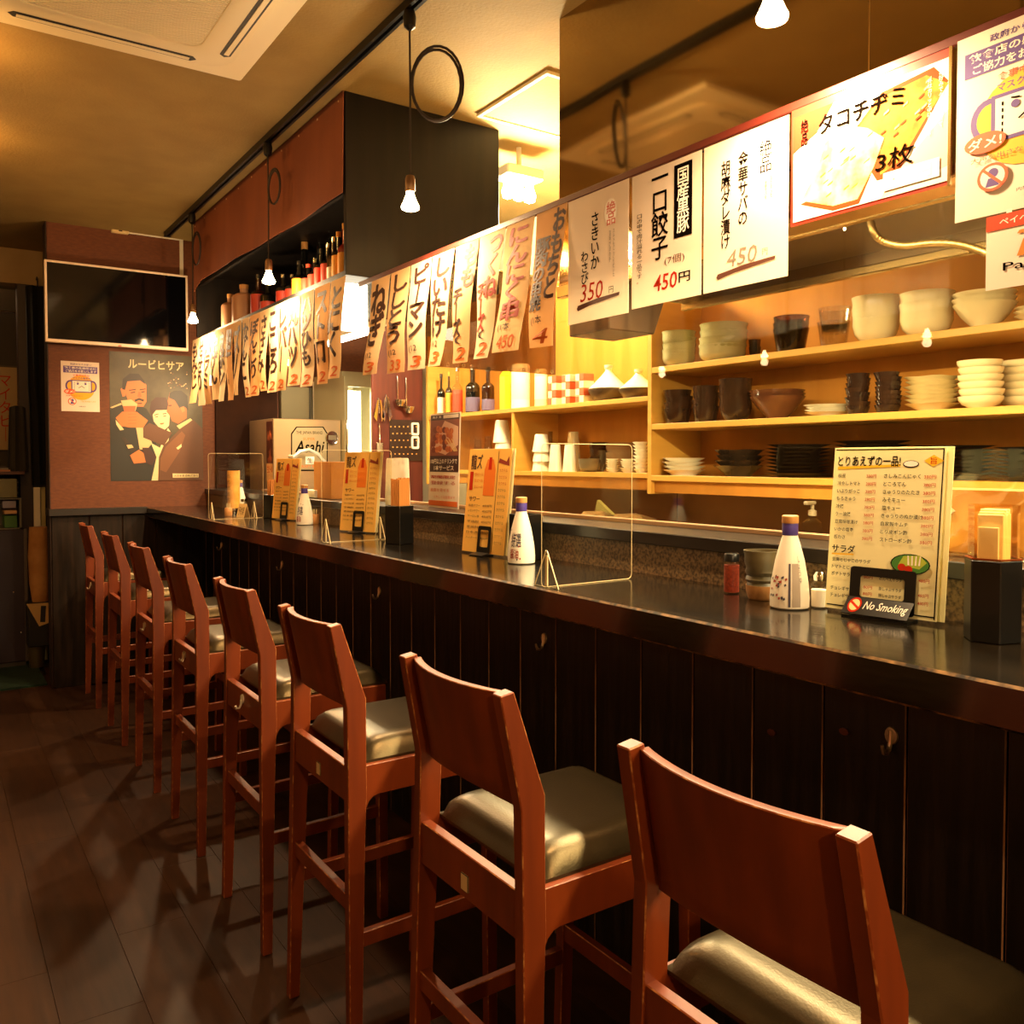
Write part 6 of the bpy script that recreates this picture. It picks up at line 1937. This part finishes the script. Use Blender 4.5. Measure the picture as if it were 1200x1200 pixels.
def holder(par, w, h, mat=BLACKP):
    """open box with walls"""
    b = MB()
    ring(b, [(-w, -w), (w, -w), (w, w), (-w, w)], [(-w + .004, -w + .004), (w - .004, -w + .004), (w - .004, w - .004), (-w + .004, w - .004)], 0.0, h)
    b.box(-w + .004, w - .004, -w + .004, w - .004, 0.0, 0.004)
    return b.build('holder', mat, par, bevel=0.002)


def chopstick_box(label, x, y, rot, w=0.036, h=0.135, top=0.235, n=26, seed=1):
    t = thing('chopstick_box', label, 'chopstick box', (x, y, CT + 0.0003), rot, 'chopstick boxes on the counter')
    holder(t, w, h)
    rn = random.Random(seed)
    side = int(sqrt(n)) + 1
    me = None
    for k in range(n):
        gx, gy = (k % side + 0.5) / side - 0.5, (k // side + 0.5) / side - 0.5
        X, Y = gx * 2 * (w - 0.009), gy * 2 * (w - 0.009)
        if me is None:
            o = MB().box(-0.0038, 0.0038, -0.0025, 0.0025, 0, top - 0.006).build('chopsticks', CHOP, t)
            me = o
        else:
            o = me.copy()
            COL.objects.link(o)
        o.location = (X, Y, 0.0045 - rn.uniform(0, 0.0))
        o.scale = (1, 1, 1 - rn.uniform(0, 0.03))
    return t


chopstick_box('black box packed with wooden chopsticks next to the towel roll', 1.384, 2.755, radians(20), seed=2)
chopstick_box('black box of wooden chopsticks beside the beer server menu', 1.47, 4.36, radians(15), 0.034, 0.12, 0.20, 20, 3)
t = thing('black_holder', 'plain black square holder behind the sauce bottle and orange menu', 'holder', (1.475, 2.105, CT + 0.0003), radians(10))
holder(t, 0.036, 0.135)
MB().box(-0.02, 0.02, -0.02, 0.02, 0.0045, 0.12).build('filling', M('filling_dark', '#2a2018', 0.7), t)
# napkin box by the large menu
t = thing('napkin_box', 'black hexagonal box holding paper napkins in an amber sleeve', 'napkin box', (1.432, 0.722, CT + 0.0003), radians(12))
hb = MB()
ring(hb, hexa(0.043), hexa(0.039), 0.0, 0.132)
hb.prism(hexa(0.039), 'z', 0.0, 0.004)
hb.build('holder', BLACKP, t, bevel=0.0015)
ring(MB(), hexa(0.0385), hexa(0.0375), 0.1, 0.22).build('amber_sleeve', clear('amber_film', (1.0, 0.9, 0.7), gloss=0.05), t)
ring(MB(), hexa(0.0428), hexa(0.0395), 0.1325, 0.135).build('copper_rim', M('copper', '#a8522a', 0.35, 0.8), t)
for k in range(7):
    MB().box(-0.022 + 0.0065 * k, -0.017 + 0.0065 * k, -0.020, 0.018, 0.0045, 0.205 + 0.004 * (k % 3)).build('napkin', M('napkin_cream', '#f4e6c0', 0.8), t, bevel=0.001)
MB().box(-0.029, -0.0235, -0.015, 0.015, 0.0045, 0.185).build('folded_napkin', M('napkin_white', '#f8f2e0', 0.8), t, bevel=0.001)

# acrylic dividers with triangular feet
def divider(label, y, x0=1.165, x1=1.44, h=0.33, feet=2):
    t = thing('acrylic_divider', label, 'divider', ((x0 + x1) / 2, y, CT + 0.0003), 0, 'acrylic dividers on the counter')
    L = (x1 - x0) / 2
    r = 0.012
    pts = []
    for cx_, cz_, a0 in ((L - r, h - r, 0), (-L + r, h - r, pi / 2), (-L + r, r, pi), (L - r, r, 3 * pi / 2)):
        pts += [(cx_ + r * cos(a0 + pi / 2 * k / 4), cz_ + r * sin(a0 + pi / 2 * k / 4)) for k in range(5)]
    sh = MB().prism(pts, 'y', -0.001, 0.001).build('sheet', ACRYL, t)
    MB().tube([(p[0], 0, p[1] + 0.0012) for p in pts], 0.0008, 5, closed=True).build('polished_edge', ACRYLEDGE, sh)
    for sx in (-L + 0.012, L - 0.05)[:feet]:
        path = [(-0.046, 0.0015), (0.046, 0.0015), (0.002, 0.085), (-0.002, 0.085)]
        inn = [(-0.038, 0.006), (0.038, 0.006), (0.001, 0.076), (-0.001, 0.076)]
        b = MB()
        m = 4
        vs = [(sx + dx, p[0], p[1]) for dx in (0, 0.006) for L_ in (path, inn) for p in L_]
        fs = []
        for i in range(m):
            k = (i + 1) % m
            fs += [(i, k, m + k, m + i), (2 * m + i, 3 * m + i, 3 * m + k, 2 * m + k), (i, 2 * m + i, 2 * m + k, k), (m + i, m + k, 3 * m + k, 3 * m + i)]
        b.add(vs, fs)
        fo = b.build('foot', ACRYL, t)
        MB().tube([(sx + 0.002, p[0], p[1]) for p in path], 0.0016, 6, closed=True).build('foot_edge', ACRYLEDGE, fo)
        MB().box(sx + 0.001, sx + 0.004, -0.004, 0.004, 0.004, 0.074).build('slot_bar', ACRYLEDGE, fo)
    return t


divider('clear acrylic divider with triangular feet opposite the tagine shelf', 1.60, feet=1)
divider('clear acrylic divider with triangular feet beside the chopstick box', 2.93)
divider('clear acrylic divider with triangular feet near the television wall', 4.42)
# first menu cylinder, toothpick holders, tent card near the wall
t = thing('menu_cylinder', 'gold drinks card standing in a steel cup near the television wall', 'menu', (1.40, 4.80, CT + 0.0003))
MB().lathe([(0, 0), (0.035, 0), (0.036, 0.003), (0.036, 0.035), (0.034, 0.035), (0.033, 0.005), (0, 0.005)], 20).build('cup', CHROME, t)
MB().lathe([(0.0325, 0.0055), (0.0335, 0.0055), (0.0335, 0.24), (0.0325, 0.24), (0.0325, 0.0055)], 22).build('card', M('card_gold', '#e0a850', 0.3, col2='#c88a34', nscale=20), t)
p = MB()
for k in range(5):
    put(p, '焼鳥', (pi - 0.5, 0.20 - 0.032 * k, pi + 0.7, 0.22 - 0.032 * k), lambda u, v: (0.0339 * cos(u), 0.0339 * sin(u), v), 0)
p.build('print', MBROWN, t, recalc=False)
WOODT = M('toothpick_pot', '#c88a4c', 0.5)
for x, y, lb in ((1.33, 4.66, 'wooden toothpick pot near the television wall'), (1.50, 3.86, 'wooden toothpick pot behind the sauce bottle before the beer server')):
    t = thing('toothpick_pot', lb, 'toothpick pot', (x, y, CT + 0.0003), 0, 'toothpick pots')
    MB().lathe([(0, 0), (0.018, 0), (0.02, 0.004), (0.02, 0.038), (0.017, 0.045), (0.016, 0.045), (0.016, 0.006), (0, 0.006)], 18).build('pot', WOODT, t)
    for k in range(5):
        MB().tube([(0.006 * cos(k * 1.3), 0.006 * sin(k * 1.3), 0.007), (0.010 * cos(k * 1.3), 0.010 * sin(k * 1.3), 0.068)], 0.0011, 5).build('toothpick', CREAMC, t)
t = thing('spice_jar', 'small spice jar with red contents near the television wall', 'jar', (1.42, 4.68, CT + 0.0003))
MB().lathe([(0, 0), (0.017, 0), (0.018, 0.003), (0.018, 0.07), (0.014, 0.075)], 16).build('glass', _mats['jar_glass'], t)
MB().lathe([(0, 0.003), (0.016, 0.003), (0.016, 0.06), (0, 0.061)], 14).build('contents', M('chilli', '#a0381a'), t)
MB().lathe([(0, 0.073), (0.017, 0.073), (0.017, 0.088), (0, 0.088)], 16).build('lid', CHROME, t)
t = thing('tent_card', 'small gold tent card leaning between the far sauce bottle and divider', 'card', (1.36, 4.50, CT + 0.0003), radians(25))
MB().prism([(-0.022, 0.0), (-0.0205, 0.0), (0.0, 0.068), (0.0205, 0.0), (0.022, 0.0), (0.0008, 0.071), (-0.0008, 0.071)], 'y', -0.028, 0.028).build('card', M('card_tan', '#d8b070', 0.6), t)
l = MB()
put(l, '予約席', (-0.02, 0.2, 0.02, 0.8), lambda u, v: (-0.0222 + v * 0.0215 - 0.0004, -u, v * 0.07), 0)
l.build('lettering', INK, t, recalc=False)

# things on the black ledge: yakitori poster, towel roll, wooden box
a0, a1 = onx(503, 500, 1.66), onx(538, 500, 1.66)
zt = onx(520, 484, 1.66).z
W, H = a0.y - a1.y, zt - 1.2005
F = frame((1.655, a0.y, 1.2005), (0, -1, 0), (0.03, 0, 1))
yp = MB().slab(lambda u, v, d: F(u * W, v * H, d), 2, 4, 0.003).build('yakitori_poster', M('poster_board', '#f2e4d0', 0.4), world=True)
tag(yp, 'yakitori photo poster standing on the black ledge', 'poster')
rn = random.Random(4)
it = [('p', [(0.02, 0.38), (0.98, 0.38), (0.98, 0.985), (0.02, 0.985)], 0), ('p', [(0.45, 0.945), (0.95, 0.945), (0.95, 0.98), (0.45, 0.98)], 1), ('t', '焼き 鳥', (0.08, 0.95, 0.38, 0.975), 1),
      ('p', [(0.02, 0.55), (0.98, 0.55), (0.98, 0.93), (0.02, 0.93)], 3), ('p', [(0.06, 0.62), (0.5, 0.92), (0.95, 0.85), (0.95, 0.66), (0.55, 0.56)], 4)]
for k in range(24):
    u, v = 0.16 + 0.11 * (k % 6) + rn.uniform(-.03, .03), 0.63 + 0.065 * (k // 6) + rn.uniform(-.02, .02)
    it.append(('p', ell(u, v, 0.075, 0.034, 9), 2 if k % 3 else 5))
for k in range(3):
    it.append(('p', [(0.55 + 0.1 * k, 0.72), (0.57 + 0.1 * k, 0.73), (0.86 + 0.04 * k, 0.60), (0.84 + 0.04 * k, 0.59)], 6))
it += [('t', '100円以上のドリンクで', (0.06, 0.465, 0.94, 0.52), 1, dict(bold=0.02)), ('t', '1本サービス', (0.18, 0.395, 0.84, 0.45), 1, dict(bold=0.02)),
       ('t', '期間限定', (0.08, 0.31, 0.9, 0.345), 7, dict(bold=0.01)), ('t', '登録する', (0.08, 0.245, 0.9, 0.285), 7), ('t', '画面を見せる', (0.08, 0.17, 0.7, 0.205), 8), ('t', 'くわしくは店員まで', (0.2, 0.10, 0.9, 0.13), 8), ('p', [(0.02, 0.02), (0.98, 0.02), (0.98, 0.075), (0.02, 0.075)], 8)]
print_on(yp, F, W, H, it, [M('yk_dark', '#3a1410', 0.4), WHITEPR, M('yk_meat', '#b5502a', 0.4, col2='#d8823c', nscale=60), M('yk_rose', '#8a4a3a', 0.4), M('yk_plate', '#e0b8a0', 0.4), M('yk_char', '#7a2e16', 0.4), M('yk_stick', '#e8c890', 0.4), INKRED, INKORANGE], d=0.0004)
q = onx(463, 572, 1.62)
t = thing('towel_roll', 'white paper towel roll standing on the ledge', 'paper roll', (1.64, onx(466, 572, 1.64).y, 1.2003))
zt = onx(466, 537, 1.64).z - 1.2
MB().lathe([(0.018, 0), (0.052, 0), (0.053, 0.004), (0.047, zt - 0.006), (0.044, zt), (0.016, zt), (0.016, 0.01), (0.018, 0)], 24).build('roll', M('towel_white', '#f6efe0', 0.9), t)
MB().lathe([(0, 0.0), (0.0155, 0.0), (0.0155, zt + 0.002), (0, zt + 0.002)], 14).build('core', M('core_tan', '#b8905a', 0.8), t)
p0, p1 = onx(378, 580, 1.64), onx(398, 580, 1.64)
zt = onx(388, 541, 1.64).z
t = thing('wooden_box', 'tan wooden box of chopsticks standing on the ledge before the beer server', 'box', (1.64, (p0.y + p1.y) / 2, 1.2003))
hwx = (p0.y - p1.y) / 2
TANW = M('tan_wood', '#c8863c', 0.5, col2='#b87630', nscale=8, stretch=(1, 1, 0.2))
b = MB()
ring(b, [(-.045, -hwx), (.045, -hwx), (.045, hwx), (-.045, hwx)], [(-.039, -hwx + .006), (.039, -hwx + .006), (.039, hwx - .006), (-.039, hwx - .006)], 0, zt - 1.2)
b.box(-.039, .039, -hwx + .006, hwx - .006, 0, 0.006)
b.build('box', TANW, t, bevel=0.002)
MB().box(-.03, .03, -hwx + .02, hwx - .02, 0.0065, zt - 1.2 - 0.02).build('chopstick_bundle', CHOP, t)
p0, p1 = onx(363, 575, 1.60), onx(373, 575, 1.60)
tag(MB().box(1.58, 1.62, p1.y, p0.y, 1.2003, 1.2003 + 0.04).build('small_white_box', WHITEP, world=True, bevel=0.004), 'small white box on the ledge beside the tan wooden box', 'box')
# soap dispenser on the rear worktop
p = onx(952, 608, 2.45)
t = thing('pump_bottle', 'clear pump bottle on the rear worktop under the dark plates', 'pump bottle', (2.47, onx(952, 608, 2.47).y, 1.1003))
MB().lathe([(0, 0), (0.03, 0), (0.032, 0.004), (0.032, 0.075), (0.012, 0.09), (0.012, 0.1)], 16).build('bottle', GLASSC, t)
MB().lathe([(0, 0.098), (0.014, 0.098), (0.014, 0.115), (0.006, 0.118), (0.006, 0.135), (0, 0.135)], 12).build('collar', M('pump_grey', '#8a7a5c', 0.4), t)
MB().box(-0.04, 0.012, -0.008, 0.008, 0.135, 0.147).build('pump_head', M('pump_grey', '#8a7a5c', 0.4), t, bevel=0.003)
